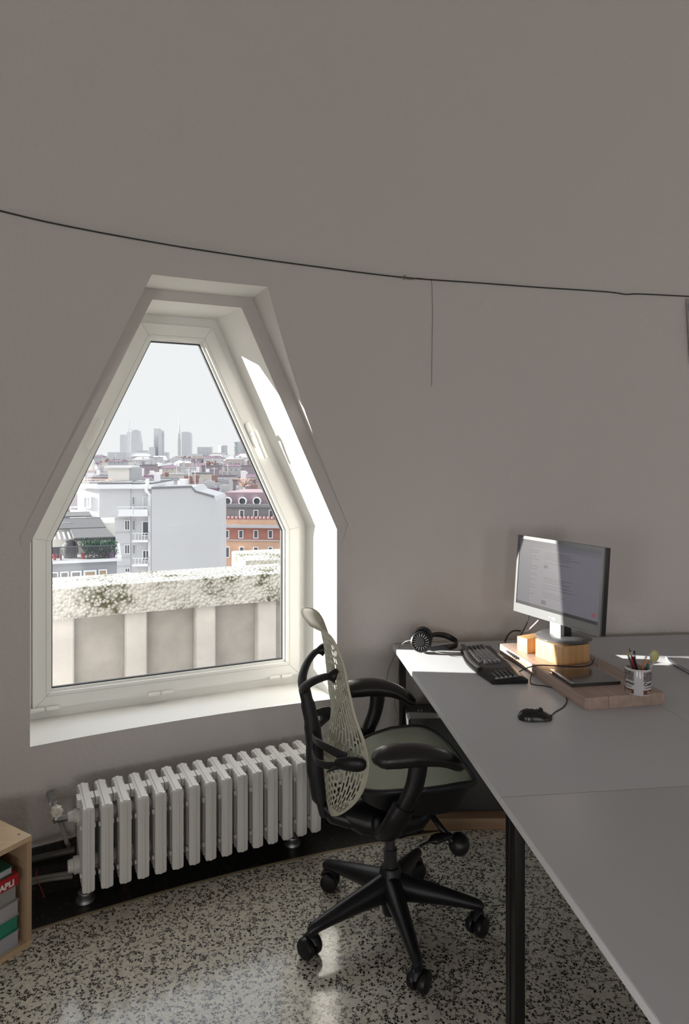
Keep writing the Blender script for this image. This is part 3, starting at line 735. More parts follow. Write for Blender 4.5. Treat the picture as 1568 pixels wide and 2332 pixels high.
# monitor
mon = thing('monitor', 'black and silver flat computer monitor on a round foot', 'monitor', (.905, 2.822, ZM))
M_bez = mat('bezel', (.16, .165, .17), .28, metal=.3); M_bd = mat('bezel_dark', (.02, .02, .02), .3)
MB().lathe([(.108, 0), (.112, .003), (.112, .008), (.105, .013), (.05, .018), (0, .019)], c=(.905, 2.822, ZM+.0002), seg=48).build('foot', mat('foot_grey', (.10, .10, .105), .25), mon, world=True)
mdir = V((.433, -.90, 0)).normalized(); mnor = V((-.90, -.433, 0)).normalized()
PCn = V((.8635, 2.79, 0)); MWd, MHt = .492, .333; zb = .932
tilt = math.radians(4.6)
mup = (V((0, 0, 1))*math.cos(tilt)-mnor*math.sin(tilt)); mno = (mnor*math.cos(tilt)+V((0, 0, 1))*math.sin(tilt))
MM = Matrix((( *[mdir.x, mup.x, mno.x], PCn.x+.0), (*[mdir.y, mup.y, mno.y], PCn.y), (*[mdir.z, mup.z, mno.z], zb+MHt/2), (0, 0, 0, 1)))
def mbox(x0, x1, y0, y1, z0, z1, name, m, bev=0, parent=mon):
    return MB().box(((x0+x1)/2, (y0+y1)/2, (z0+z1)/2), (x1-x0, y1-y0, z1-z0), M=MM, bev=bev).build(name, m, parent, world=True, smooth=20)
hw, hh = MWd/2, MHt/2
mbox(-hw, hw, -hh, hh, -.030, -.004, 'housing', M_bd, .003)
mbox(-hw*.55, hw*.55, -hh*.55, hh*.5, -.055, -.030, 'back_cover', M_bd, .006)
# bezel ring
bz = MB(); O = [(-hw, -hh), (hw, -hh), (hw, hh), (-hw, hh)]; I = [(-hw+.013, -hh+.038), (hw-.013, -hh+.038), (hw-.013, hh-.014), (-hw+.013, hh-.014)]
bz.ring([MM @ V((x, y, .002)) for x, y in O], [MM @ V((x, y, .002)) for x, y in I], [MM @ V((x, y, -.006)) for x, y in O], [MM @ V((x, y, -.006)) for x, y in I])
bz.build('bezel', M_bez, mon, world=True, smooth=0)
# screen
def screenmat(name, col, e):
    return mat(name, [x*.018 for x in col], .3, emit=(col, e))
SE = .145
scr = mbox(-hw+.012, hw-.012, -hh+.037, hh-.013, -.005, -.001, 'screen', screenmat('screen_lilac', (.62, .58, .72), SE))
sx0, sx1, sy0, sy1 = -hw+.0135, hw-.0135, -hh+.0385, hh-.0145
def srect(u0, v0, u1, v1, m, name='screen_panel', z=-.0007):
    mbox(lerp(sx0, sx1, u0), lerp(sx0, sx1, u1), lerp(sy1, sy0, v1), lerp(sy1, sy0, v0), z, z+.0002, name, m, parent=scr_holder)
scr_holder = scr
def sp_build():
    def addrects(name, m, rects, z):
        b = MB()
        for (u0, v0, u1, v1) in rects:
            x0, x1 = lerp(sx0, sx1, u0), lerp(sx0, sx1, u1); y0, y1 = lerp(sy1, sy0, v1), lerp(sy1, sy0, v0)
            b.box(((x0+x1)/2, (y0+y1)/2, z), (x1-x0, y1-y0, .0002), M=MM)
        return b.build(name, m, scr, world=True, smooth=0)
    addrects('title_bar', screenmat('s1', (.42, .41, .50), SE), [(0, 0, 1, .05)], -.0008)
    addrects('address_bar', screenmat('s2', (.50, .48, .58), SE), [(0, .05, 1, .10)], -.0008)
    addrects('side_panel', screenmat('s3', (.52, .50, .62), SE), [(0, .10, .16, .955)], -.0008)
    addrects('taskbar', screenmat('s4', (.07, .07, .09), SE), [(0, .955, 1, 1)], -.0008)
    random.seed(11); L = []
    for v in (.15, .18, .21, .24, .30, .52, .55, .58, .63, .67, .74, .77, .80): 
        L.append((.34, v, .34+random.uniform(.2, .44), v+.006))
    for v in (.14, .17, .23, .27, .38, .42, .50, .58, .66, .70, .80): L.append((.17, v, .17+random.uniform(.05, .10), v+.008))
    addrects('text_line', screenmat('s5', (.16, .15, .2), SE), L, -.0006)
    for q_ in ((.335, .335, .385, .385), (.33, .86, .385, .92)): addrects('thumbnail', screenmat('s6', (.18, .18, .2), SE), [q_], -.0006)
    addrects('icons', screenmat('s7', (.35, .35, .4), SE), [(.2+.03*k, .967, .215+.03*k, .988) for k in range(8)], -.0006)
    MB().lathe([(.0085, 0), (.0085, .0002)], M=MM @ Matrix.Translation((lerp(sx0, sx1, .945), lerp(sy1, sy0, .885), -.0006)), seg=20).build('red_badge', screenmat('s8', (.9, .18, .25), SE*1.4), scr, world=True)
sp_build()
text('BenQ', .014, wmat(mon).inverted() @ MM @ Matrix.Translation((-.024, -hh+.011, .0024)), mat('logo_white', (.8, .8, .8), .4), 'logo', mon, bold=.0005)
bt = MB()
for k in range(6): bt.box((.10+.018*k, -hh+.006, .0025), (.008, .002, .001), M=MM)
bt.build('buttons', M_bd, mon, world=True, smooth=0)
# neck
nk = V((.885, 2.812, 0))
MB().box(nk+mnor*.014+V((0, 0, ZM+.012+.055)), (.020, .062, .112), rz=math.atan2(mnor.y, mnor.x), bev=.002).build('neck', mat('neck_silver', (.50, .51, .53), .3, metal=.4), mon, world=True, smooth=20)
MB().box(nk-mnor*.018+V((0, 0, ZM+.012+.055)), (.045, .054, .112), rz=math.atan2(mnor.y, mnor.x), bev=.004).build('neck_back', M_bd, mon, world=True, smooth=20)
# cables behind the monitor
ca = MB().tube(spline([P(1204, 1402, 2.99), P(1199, 1420, 3.03), P(1188, 1442, 3.06), P(1184, 1450, 3.06), P(1193, 1470, 3.04), P(1208, 1480, 3.03)]), .003, 8)
tag(ca.build('cable', M_cable), 'thin black cable hanging from the monitor back to the blocks', 'cable')
tag(MB().tube(spline([P(1226, 1412, 2.97), P(1214, 1424, 3.0), P(1200, 1436, 3.04), P(1186, 1437, 3.07)]), .003, 8).build('cable', mat('grey_cable', (.5, .5, .52), .5)), 'light grey cable curving down behind the monitor', 'cable')
tag(MB().tube(spline([P(1186, 1437, 3.07), P(1168, 1437, 3.09), P(1156, 1447, 3.10), P(1149, 1462, 3.11)]), .0038, 8).build('cable', M_cable), 'thick black cable arching down to the desk left of the blocks', 'cable')

# keyboard
kbt = thing('keyboard', 'black curved ergonomic keyboard on the desk in the sunlight', 'keyboard', (.600, 2.832, DZ), math.radians(-84.5))
KL, KW = .470, .150
def ktop(x, y): return .016+.012*(y/KW+.5)+.006*math.cos(x/KL*math.pi*2)*.6
b = MB(); nx, ny = 30, 10
def kedge(x, y):   # curved front edge
    return y-.016*math.cos(x/KL*math.pi*1.6)*(1 if y < 0 else .25)
top = [[b.bm.verts.new((x*KL/2, kedge(x*KL/2, yy*KW/2), ktop(x*KL/2, yy*KW/2)-(.008 if abs(yy) == 1 or abs(x) == 1 else 0))) for x in [-1+2*i/nx for i in range(nx+1)]] for yy in [-1+2*j/ny for j in range(ny+1)]]
bot = [[b.bm.verts.new((v.co.x, v.co.y, .002)) for v in r_] for r_ in top]
for j in range(ny):
    for i in range(nx):
        b.bm.faces.new((top[j][i], top[j][i+1], top[j+1][i+1], top[j+1][i])); b.bm.faces.new((bot[j][i], bot[j+1][i], bot[j+1][i+1], bot[j][i+1]))
for i in range(nx):
    b.bm.faces.new((bot[0][i], bot[0][i+1], top[0][i+1], top[0][i])); b.bm.faces.new((top[ny][i], top[ny][i+1], bot[ny][i+1], bot[ny][i]))
for j in range(ny):
    b.bm.faces.new((top[j][0], top[j+1][0], bot[j+1][0], bot[j][0])); b.bm.faces.new((top[j][nx], bot[j][nx], bot[j+1][nx], top[j+1][nx]))
b.build('case', M_plas, kbt, smooth=35)
MB().tube([(x/10*KL*.36-.075, kedge(x/10*KL*.36-.075, -KW/2+.016), ktop(0, -KW/2+.01)+.001) for x in range(-10, 11)], [(.011, .003)]*21, 10, up=(0, 0, 1)).build('palm_rest', mat('palm_grey', (.05, .05, .052), .3), kbt)
M_key = mat('keycap', (.045, .045, .05), .22)
keymesh = {}
def keycap(w_):
    if w_ not in keymesh:
        b = MB(); w2 = w_/2-.0011; h2 = .0082
        b.loft([(-w2, -h2, 0), (w2, -h2, 0), (w2, h2, 0), (-w2, h2, 0)], [(-w2+.0018, -h2+.0015, .008), (w2-.0018, -h2+.0015, .008), (w2-.0018, h2-.003, .0085), (-w2+.0018, h2-.003, .0085)])
        o = b.build('key', M_key, kbt, smooth=0); keymesh[w_] = o.data; return o
    o = bpy.data.objects.new('key', keymesh[w_]); COL.objects.link(o); o.parent = kbt; return o
U = .0183
rows = [(.0, [1]*13+[1.9]), (1, [1.45]+[1]*12+[1.45]), (2, [1.7]+[1]*11+[2.2]), (3, [2.2]+[1]*10+[2.7]), (4, [1.3, 1.1, 1.2, 5.2, 1.2, 1.1, 1.3, 1.3])]
nk_ = 0
for r_, ws in rows:
    x = -KL/2+.012
    for w_ in ws:
        xc = x+w_*U/2; yc = .040-r_*U*.97-.008; x += w_*U
        if xc > .20: continue
        yc2 = kedge(xc, 0)+yc; o = keycap(round(w_*U, 4)); o.location = (xc, yc2, ktop(xc, yc)-.001); o.rotation_euler = (.07, 0, 0); nk_ += 1
for k in range(12):      # function row
    xc = -KL/2+.022+k*U*1.12; o = keycap(round(U*.95, 4)); o.location = (xc, kedge(xc, .06)+.058, ktop(xc, .056)-.001); nk_ += 1
for r_ in range(5):      # keypad
    for k in range(4):
        if r_ == 4 and k == 0: continue
        xc = .158+k*U-.004; yc = .040-r_*U*.97-.008; o = keycap(round(U, 4)); o.location = (xc, kedge(xc, 0)+yc, ktop(xc, yc)-.001); o.rotation_euler = (.07, 0, 0); nk_ += 1
for k in range(3):
    for r_ in (0, 1):
        xc = .088+k*U*.95+.0; o = None
# mouse
ms = thing('computer_mouse', 'black corded mouse on the desk left of the board', 'mouse', tuple(PZ(1220, 1640, DZ)+V((0, .01, 0))), .02)
b = MB(); n = 16; rings = []
for i in range(n+1):
    t = i/n; x = lerp(-.056, .054, t); w_ = .031*(1-(abs(t-.5)*2)**3.2)**.5*(1-.10*math.sin(t*math.pi)*.6); h_ = .036*math.sin(min(1, .04+t*1.02)*math.pi*.94+.05)**.55*(1-.42*t)+.004
    if i in (0, n): w_, h_ = .008, .014 if i == 0 else .012
    rings.append([b.bm.verts.new((x, w_*math.cos(a), (.001 if math.sin(a) < 0 else .001+h_*math.sin(a)**.8))) for a in [math.pi*k/12 for k in range(13)]])
for i in range(n):
    for k in range(12): b.bm.faces.new((rings[i][k], rings[i+1][k], rings[i+1][k+1], rings[i][k+1]))
    b.bm.faces.new((rings[i][0], rings[i][12], rings[i+1][12], rings[i+1][0]))
b.bm.faces.new(rings[0]); b.bm.faces.new(rings[-1][::-1])
b.build('body', mat('mouse_black', (.008, .008, .009), .25), ms, smooth=70)
MB().tube([(.018, -.003, .030), (.018, .003, .030)], .0075, 14).build('scroll_wheel', M_plas2, ms)
MB().tube(spline([(.05, 0, .012), (.03, 0, .025), (.0, 0, .034)]), .0006, 6).build('button_gap', M_gask, ms)
def dpts(L, z=DZ+.002): return spline([PZ(x, y, z) if len(q_) == 2 else PZ(x, y, q_[2]) for q_ in L for x, y in (q_[:2],)], 6)
tag(MB().tube(dpts([(1255, 1629, DZ+.008), (1264, 1621), (1281, 1611), (1290, 1596), (1282, 1578), (1262, 1568), (1240, 1562), (1222, 1560), (1209, 1556), (1207, 1545), (1209, 1532), (1196, 1526), (1176, 1512), (1160, 1503), (1140, 1494), (1125, 1487)]), .0019, 8).build('mouse_cable', M_cable), 'thin black mouse cable looping from the mouse to the keyboard back', 'cable')
tag(MB().tube(dpts([(1172, 1536, DZ+.012), (1185, 1528, DZ+.02), (1203, 1520, DZ+.035), (1228, 1515, DZ+.05), (1260, 1516, DZ+.05), (1295, 1518, DZ+.046), (1325, 1518, DZ+.045), (1345, 1512, DZ+.045), (1352, 1500, DZ+.045)]), .0022, 8).build('keyboard_cable', M_cable), 'black keyboard cable arching over the board past the block', 'cable')
tag(MB().tube(dpts([(1345, 1495, DZ+.045), (1352, 1508, DZ+.045), (1362, 1512, DZ+.045), (1363, 1520, DZ+.045), (1358, 1526, DZ+.047)]), .0014, 8).build('cable', mat('pale_cable', (.45, .46, .46), .5)), 'short pale cable end curling beside the clear case on the board', 'cable')

# clear plastic case
cs = thing('plastic_case', 'flat clear plastic case lying on the board', 'case', (.889, 2.538, DZ+BT), math.radians(10))
MB().box((0, 0, .0015), (.188, .172, .002), bev=.0006).build('tray', M_clear, cs, smooth=0)
MB().box((0, 0, .0115), (.190, .174, .0015), bev=.0005).build('lid', M_clear, cs, smooth=0)
fr_ = MB(); O = [(-.095, -.087), (.095, -.087), (.095, .087), (-.095, .087)]; I = [(x*.965, y*.965) for x, y in O]
fr_.ring([(x, y, .0108) for x, y in O], [(x, y, .0108) for x, y in I], [(x, y, .0026) for x, y in O], [(x, y, .0026) for x, y in I])
fr_.build('rim', glassmat('rim_clear', (.90, .92, .96), 3, .12), cs, smooth=0)
MB().box((-.089, 0, .0132), (.012, .17, .0015), bev=.0005).build('spine', mat('spine_frost', (.55, .56, .58), .15, metal=.5), cs, smooth=0)

# mug with pens
mc = V((1.025, 2.385, DZ+BT)); MR, MH = .0435, .090
mug = thing('mug', 'white printed mug holding pens on the board end', 'mug', tuple(mc))
M_mug = mat('mug_white', (.62, .61, .63), .18)
MB().lathe([(0, .0), (MR-.004, 0), (MR-.001, .002), (MR, .006), (MR, MH-.002), (MR-.001, MH), (MR-.0035, MH), (MR-.0045, MH-.002), (MR-.0045, .008), (0, .006)], seg=56, cap=False).build('body', M_mug, mug)
def curved(a0, a1, z0, z1, m, name, off=.0003, n_=14):
    b = MB(); v0 = []; v1 = []
    for i in range(n_+1):
        a = lerp(a0, a1, i/n_); r = MR+off; v0.append(b.bm.verts.new((r*math.cos(a), r*math.sin(a), z0))); v1.append(b.bm.verts.new((r*math.cos(a), r*math.sin(a), z1)))
    for i in range(n_): b.bm.faces.new((v0[i], v0[i+1], v1[i+1], v1[i]))
    return b.build(name, m, mug, smooth=60)
view = math.atan2(-mc.y, -mc.x)
def ctext(s, a_start, z, size, m, name, bold=.0004):
    cu = bpy.data.curves.new('t', 'FONT'); cu.body = s; cu.size = size; cu.offset = bold; cu.resolution_u = 3
    o = bpy.data.objects.new('t', cu); COL.objects.link(o); dg = bpy.context.evaluated_depsgraph_get(); me = bpy.data.meshes.new_from_object(o.evaluated_get(dg)); bpy.data.objects.remove(o)
    bmm = bmesh.new(); bmm.from_mesh(me); bmesh.ops.subdivide_edges(bmm, edges=[e for e in bmm.edges if e.calc_length() > .004], cuts=2)
    for v in bmm.verts:
        a = a_start+v.co.x/MR; r = MR+.0008; v.co = V((r*math.cos(a), r*math.sin(a), z+v.co.y))
    bmm.to_mesh(me); bmm.free(); me.materials.clear(); me.materials.append(m); r_ = bpy.data.objects.new(name, me); COL.objects.link(r_); r_.parent = mug
M_ph = mat('photo_print', (.20, .175, .19), .4, var=.5, vscale=120); M_br = mat('brown_print', (.16, .055, .03), .35); M_ink = mat('ink', (.03, .03, .03), .5)
for a0 in (view-1.45, view+.40):
    w_ = 1.13
    curved(a0, a0+w_, .050, .083, M_ph, 'printed_photo')
    curved(a0, a0+w_, .006, .021, M_br, 'printed_label')
    ctext('Torico' if a0 < view else 'Cont', a0+.10 if a0 < view else a0+.02, .0365, .0165, M_ink, 'lettering', .0006)
    ctext('manufatture', a0+.12, .0275, .0075, M_ph, 'lettering', .0002)
    ctext('Zucca', a0+.30, .0095, .0115, M_mug, 'lettering', .0002)
def pen(dx, dy, lean, az, ln, r, segs, label, name='pen', cat='pen', base=.012):
    """stands in the mug leaning; segs: list of (t0,t1,material,scale,partname)"""
    d = V((math.sin(lean)*math.cos(az), math.sin(lean)*math.sin(az), math.cos(lean)))
    p0 = mc+V((dx, dy, base)); t = thing(name, label, cat, tuple(p0))
    Mp = Matrix.Translation(p0) @ d.to_track_quat('Z', 'X').to_matrix().to_4x4()
    for (t0, t1, m, k0, k1, nm) in segs:
        MB().lathe([(r*k0, ln*t0), (r*k1, ln*t1)], M=Mp, seg=12).build(nm, m, t, world=True)
    return t
mk = lambda n_, c_, r_=.3, me_=0: mat(n_, c_, r_, metal=me_)
g_or, g_wh, g_bk, g_rd, g_gn, g_yl, g_br, g_si = mk('p_or', (.55, .18, .03)), mk('p_wh', (.7, .7, .7)), mk('p_bk', (.015, .015, .015)), mk('p_rd', (.42, .01, .03)), mk('p_gn', (.0, .10, .085)), mk('p_yl', (.55, .42, .08)), mk('p_br', (.12, .08, .06)), mk('p_si', (.5, .5, .5), .2, .9)
pen(.012, .004, .36, math.pi*.98, .135, .0038, [(0, .86, g_br, 1, 1, 'barrel'), (.86, .93, g_si, .9, .9, 'ferrule'), (.93, 1, g_yl, 1.1, .9, 'cap')], 'brown pen with a yellow end at the left of the mug')
pen(.010, -.006, .28, math.pi*.95, .148, .0045, [(0, .80, g_rd, 1, 1, 'barrel'), (.80, .92, g_si, .8, .7, 'ferrule'), (.92, 1, g_bk, .7, .2, 'tip')], 'red pen with a silver and black tip in the mug')
pen(.014, .0, .30, math.pi*1.1, .120, .0042, [(0, 1, g_bk, 1, 1, 'barrel')], 'black pen leaning left in the mug beside the red pen')
pen(.020, .012, .30, math.pi*.90, .112, .0035, [(0, .88, mk('p_gy', (.2, .2, .21)), 1, 1, 'barrel'), (.88, 1, g_bk, .8, .5, 'cap')], 'dark grey pen with black cap behind the brown pen in the mug')
pen(.004, .016, .08, math.pi*.8, .128, .0040, [(0, .90, g_wh, 1, 1, 'barrel'), (.90, 1, g_bk, .8, .8, 'cap')], 'white pen with a black end upright in the mug')
pen(-.016, -.010, .34, .05, .125, .0038, [(0, .9, g_or, 1, 1, 'barrel'), (.9, 1, g_wh, .9, .8, 'cap')], 'orange pen with white end leaning right in the mug')
pen(-.006, -.014, .40, .15, .120, .0042, [(0, .82, g_gn, 1, 1, 'barrel'), (.82, 1, g_or, .6, .15, 'tip')], 'dark green pencil with a brown point leaning right in the mug', 'pencil', 'pencil')
lp = P(1489, 1494, 2.40)
lol = thing('round_lens', 'round pale yellow translucent disc on a stem in the mug', 'lens', (mc.x, mc.y, mc.z+.012))
yl = glassmat('yellow_clear', (.80, .80, .45), 1.5, .1)
MB().sphere(lp, (.0165, .006, .0215), 24, M=Matrix()).build('disc', mat('lens_yellow', (.72, .70, .34), .25, trans=.35), lol, world=True)
MB().tube([lp-V((.0, 0, .018)), mc+V((.006, .006, .012))], .0028, 8).build('stem', mat('lens_stem', (.55, .62, .50), .3), lol, world=True)

# laptop at the right edge
lt = thing('laptop', 'closed silver laptop at the right edge of the far desk', 'laptop', (1.53, 2.80, DZ), math.radians(2))
M_lt = mat('laptop_silver', (.52, .52, .55), .3, metal=.5)
MB().box((0, 0, .0075), (.325, .225, .009), bev=.003).build('base', M_lt, lt, smooth=30)
MB().box((0, 0, .0150), (.325, .225, .005), bev=.002).build('lid', M_lt, lt, smooth=30)
for sx in (-1, 1):
    for sy in (-1, 1): MB().lathe([(.007, 0), (.007, .003)], c=(sx*.14, sy*.09, 0), seg=12).build('foot', M_plas, lt)

# headphones
hp = thing('headphones', 'black over-ear headphones lying on the sunny desk corner', 'headphones', tuple(PZ(957, 1485, DZ)))
HC = P(958, 1462, 3.02)
hn = V((-.25, -.93, .25)).normalized(); Mh = Matrix.Translation(HC) @ hn.to_track_quat('Z', 'Y').to_matrix().to_4x4()
MB().lathe([(.030, -.022), (.043, -.020), (.046, -.010), (.040, -.002), (.030, 0)], M=Mh, seg=32).build('ear_pad', mat('velour', (.02, .02, .022), .8), hp, world=True)
cupp = MB().lathe([(.040, -.003), (.045, .003), (.044, .014), (.038, .018), (.036, .014), (0, .014)], M=Mh, seg=36).build('ear_cup', M_plas, hp, world=True)
gr = MB()
for k in range(18):
    a = k*math.tau/18; gr.tube([Mh @ V((.022*math.cos(a), .022*math.sin(a), .0155)), Mh @ V((.036*math.cos(a), .036*math.sin(a), .0155))], .0011, 6)
gr.build('grille_spoke', mat('spoke', (.35, .35, .35), .3, metal=.5), cupp)
cupp.children[-1].matrix_parent_inverse = wmat(cupp).inverted()
MB().tube([Mh @ V((-.018, .006, .019)), Mh @ V((.03, -.022, .021))], [(.008, .004), (.006, .004)], 12, up=hn).build('ear_arm', mat('arm_silver', (.4, .4, .4), .25, metal=.7), cupp)
cupp.children[-1].matrix_parent_inverse = wmat(cupp).inverted()
MB().lathe([(.020, .014), (.018, .018), (0, .019)], M=Mh, seg=24).build('hub_cap', M_plas2, hp, world=True)
hn2 = V((.1, .95, .15)).normalized(); HC2 = HC+V((.014, .055, .012)); Mh2 = Matrix.Translation(HC2) @ hn2.to_track_quat('Z', 'Y').to_matrix().to_4x4()
MB().lathe([(.030, -.020), (.043, -.018), (.046, -.006), (.042, .010), (.030, .014), (0, .014)], M=Mh2, seg=32).build('ear_cup', M_plas, hp, world=True)
bandp = spline([P(980, 1478, 2.985), P(1000, 1476, 2.98), P(1020, 1474, 2.985), P(1036, 1471, 3.02), P(1041, 1464, 3.07), P(1032, 1456, 3.12), P(1012, 1447, 3.13), P(992, 1445, 3.11), P(975, 1448, 3.09)], 5)
MB().tube(bandp, [(.003, lerp(.009, .014, math.sin(i/(len(bandp)-1)*math.pi))) for i in range(len(bandp))], 12, up=(0, 0, 1)).build('headband', M_plas, hp, world=True, smooth=60)
hang = mat('cord', (.22, .22, .21), .3)
MB().tube(spline([P(935, 1458, 3.03), P(921, 1462, 3.05), P(909, 1474, 3.10), P(901, 1487, 3.13), P(893, 1505, 3.135), P(884, 1525, 3.14), P(881, 1545, 3.14), P(878, 1580, 3.14), P(872, 1610, 3.14), P(864, 1640, 3.13), P(856, 1670, 3.12)]), .0017, 8).build('cord', hang, hp, world=True)
MB().tube(spline([P(970, 1484, 3.0), P(955, 1489, 3.03), P(935, 1487, 3.05), P(917, 1489, 3.09), P(911, 1500, 3.135), P(908, 1520, 3.14), P(906, 1545, 3.14), P(900, 1575, 3.14), P(898, 1600, 3.14), P(904, 1630, 3.14), P(907, 1665, 3.13)]), .0017, 8).build('cord', hang, hp, world=True)
MB().tube(spline([P(982, 1482, 2.99), P(1000, 1487, 2.97), P(1015, 1488, 2.96), P(1040, 1486, 2.97)]), .0015, 8).build('cord', hang, hp, world=True)

# ------------------------------------------------------------ parapet outside the window
def aggregate(name, base, moss):
    m = mat(name, base, .9); n = m.node_tree; b = n.nodes['Principled BSDF']; L = n.links.new
    t = n.nodes.new('ShaderNodeTexCoord')
    v = n.nodes.new('ShaderNodeTexVoronoi'); v.inputs['Scale'].default_value = 48; L(t.outputs['Object'], v.inputs['Vector'])
    ns = n.nodes.new('ShaderNodeTexNoise'); ns.inputs['Scale'].default_value = 4; ns.inputs['Detail'].default_value = 8; ns.inputs['Roughness'].default_value = .7; L(t.outputs['Object'], ns.inputs['Vector'])
    r = n.nodes.new('ShaderNodeValToRGB'); r.color_ramp.elements[0].position = .49; r.color_ramp.elements[1].position = .60; L(ns.outputs[0], r.inputs[0])
    mu = n.nodes.new('ShaderNodeMath'); mu.operation = 'MULTIPLY'; L(r.outputs[0], mu.inputs[0]); 
    r2 = n.nodes.new('ShaderNodeValToRGB'); r2.color_ramp.elements[0].position = .25; r2.color_ramp.elements[1].position = .55; L(v.outputs['Distance'], r2.inputs[0]); L(r2.outputs[0], mu.inputs[1])
    mx = n.nodes.new('ShaderNodeMix'); mx.data_type = 'RGBA'; mx.inputs['A'].default_value = (*base, 1); mx.inputs['B'].default_value = (*moss, 1); L(mu.outputs[0], mx.inputs['Factor']); L(mx.outputs['Result'], b.inputs['Base Color'])
    bp = n.nodes.new('ShaderNodeBump'); bp.inputs['Strength'].default_value = 1.0; bp.inputs['Distance'].default_value = .022; bp.invert = True; L(v.outputs['Distance'], bp.inputs['Height']); L(bp.outputs[0], b.inputs['Normal'])
    return m
M_agg = aggregate('exposed_aggregate', (.52, .515, .48), (.09, .09, .05))
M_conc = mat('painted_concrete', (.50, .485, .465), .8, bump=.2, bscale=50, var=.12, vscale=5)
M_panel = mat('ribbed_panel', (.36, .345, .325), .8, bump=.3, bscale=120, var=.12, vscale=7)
par = thing('parapet', 'white pebbledash concrete parapet outside the window', 'parapet', tuple(W(.5, -.4, 1.4, 0)))
def pbox(u0, u1, d0, d1, z0, z1, name, m, bev=.01):
    b = MB(); q = [(u0, d0), (u1, d0), (u1, d1), (u0, d1)]
    b.loft([W(u, z0, d, 0) for u, d in q], [W(u, z1, d, 0) for u, d in q])
    if bev: bmesh.ops.bevel(b.bm, geom=list(b.bm.edges), offset=bev, segments=2, affect='EDGES')
    return b.build(name, m, par, world=True, smooth=30)
# coping follows the curve slightly
ptop, pbot = .872, .70
cop = MB()
us = [-1.6+.35*i for i in range(15)]
def bow(u): return .012*(u-.4)**2
F1 = [(u, 1.30-bow(u)) for u in us]; B1_ = [(u, 1.68-bow(u)) for u in us]
cop.loft([W(u, pbot, d, 0) for u, d in F1]+[W(u, pbot, d, 0) for u, d in B1_[::-1]], [W(u, ptop, d, 0) for u, d in F1]+[W(u, ptop+.004, d, 0) for u, d in B1_[::-1]])
bmesh.ops.bevel(cop.bm, geom=[e for e in cop.bm.edges if e.calc_face_angle(0) > .8], offset=.014, segments=3, affect='EDGES')
cop.build('coping', M_agg, par, world=True, smooth=40)
pu = [(-1.2, -.55), (.155, .245), (-.42, -.2), (.46, .55), (.80, .90), (1.20, 1.30), (1.62, 1.72)]
def upar(px, d):
    k = (px-784)/F; o_ = A-nn*d; return (k*o_.y-o_.x)/(tt.x-k*tt.y)
UP = [upar(x, 1.335) for x in (142, 310, 468, 607)]; st = UP[1]-UP[0]; UP = [UP[0]-3*st, UP[0]-2*st, UP[0]-st]+UP+[UP[3]+st, UP[3]+2*st, UP[3]+3*st]
for u in UP:
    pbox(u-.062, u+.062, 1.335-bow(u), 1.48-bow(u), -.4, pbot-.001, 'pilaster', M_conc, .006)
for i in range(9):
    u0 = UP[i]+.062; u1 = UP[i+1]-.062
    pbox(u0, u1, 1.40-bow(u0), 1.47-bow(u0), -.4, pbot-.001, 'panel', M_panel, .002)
par2 = thing('stone_pier', 'rough pebbledash block rising behind the parapet at the right', 'pier', tuple(W(1.6, -.4, 2.2, 0)))
p0 = P(510, 1284, 5.2)
b = MB(); b.box((p0.x+.8, p0.y+.65, .20), (1.6, .6, 1.22), rz=TH*.8, bev=.015); b.build('pier_block', M_agg, par2, world=True)
tag(MB().loft([W(u, -.42, d, 0) for u, d in ((-2.5, .38), (4, .38), (4, 2.6), (-2.5, 2.6))], [W(u, -.36, d, 0) for u, d in ((-2.5, .38), (4, .38), (4, 2.6), (-2.5, 2.6))]).build('floor_balcony', mat('balcony_floor', (.45, .43, .40), .9), smooth=0), kind='structure')

# ------------------------------------------------------------ city
GZ = -28.0
g_ = MB().quad((-4000, 30, GZ), (4000, 30, GZ), (4000, 6000, GZ), (-4000, 6000, GZ))
tag(g_.build('ground', mat('city_ground', (.45, .44, .45), .9, var=.3, vscale=.02), smooth=0), kind='structure')
M_fw = mat('facade_white', (.55, .55, .56), .85, var=.04, vscale=.4); M_fg = mat('facade_grey', (.42, .42, .43), .85, var=.06, vscale=.5)
M_fl = mat('facade_blank', (.51, .51, .52), .85, var=.05, vscale=.15)
M_wn = mat('window_dark', (.10, .105, .12), .3); M_wf = mat('window_trim', (.75, .75, .76), .6); M_rf = mat('roof_grey', (.19, .19, .20), .8)
M_red = mat('roof_red', (.27, .17, .155), .8, var=.2, vscale=.3); M_pur = mat('roof_plum', (.17, .12, .155), .8, var=.2, vscale=.3)
M_or = mat('facade_orange', (.56, .36, .25), .85, var=.1, vscale=.5); M_br2 = mat('facade_brick', (.37, .17, .135), .85, var=.1, vscale=.6)
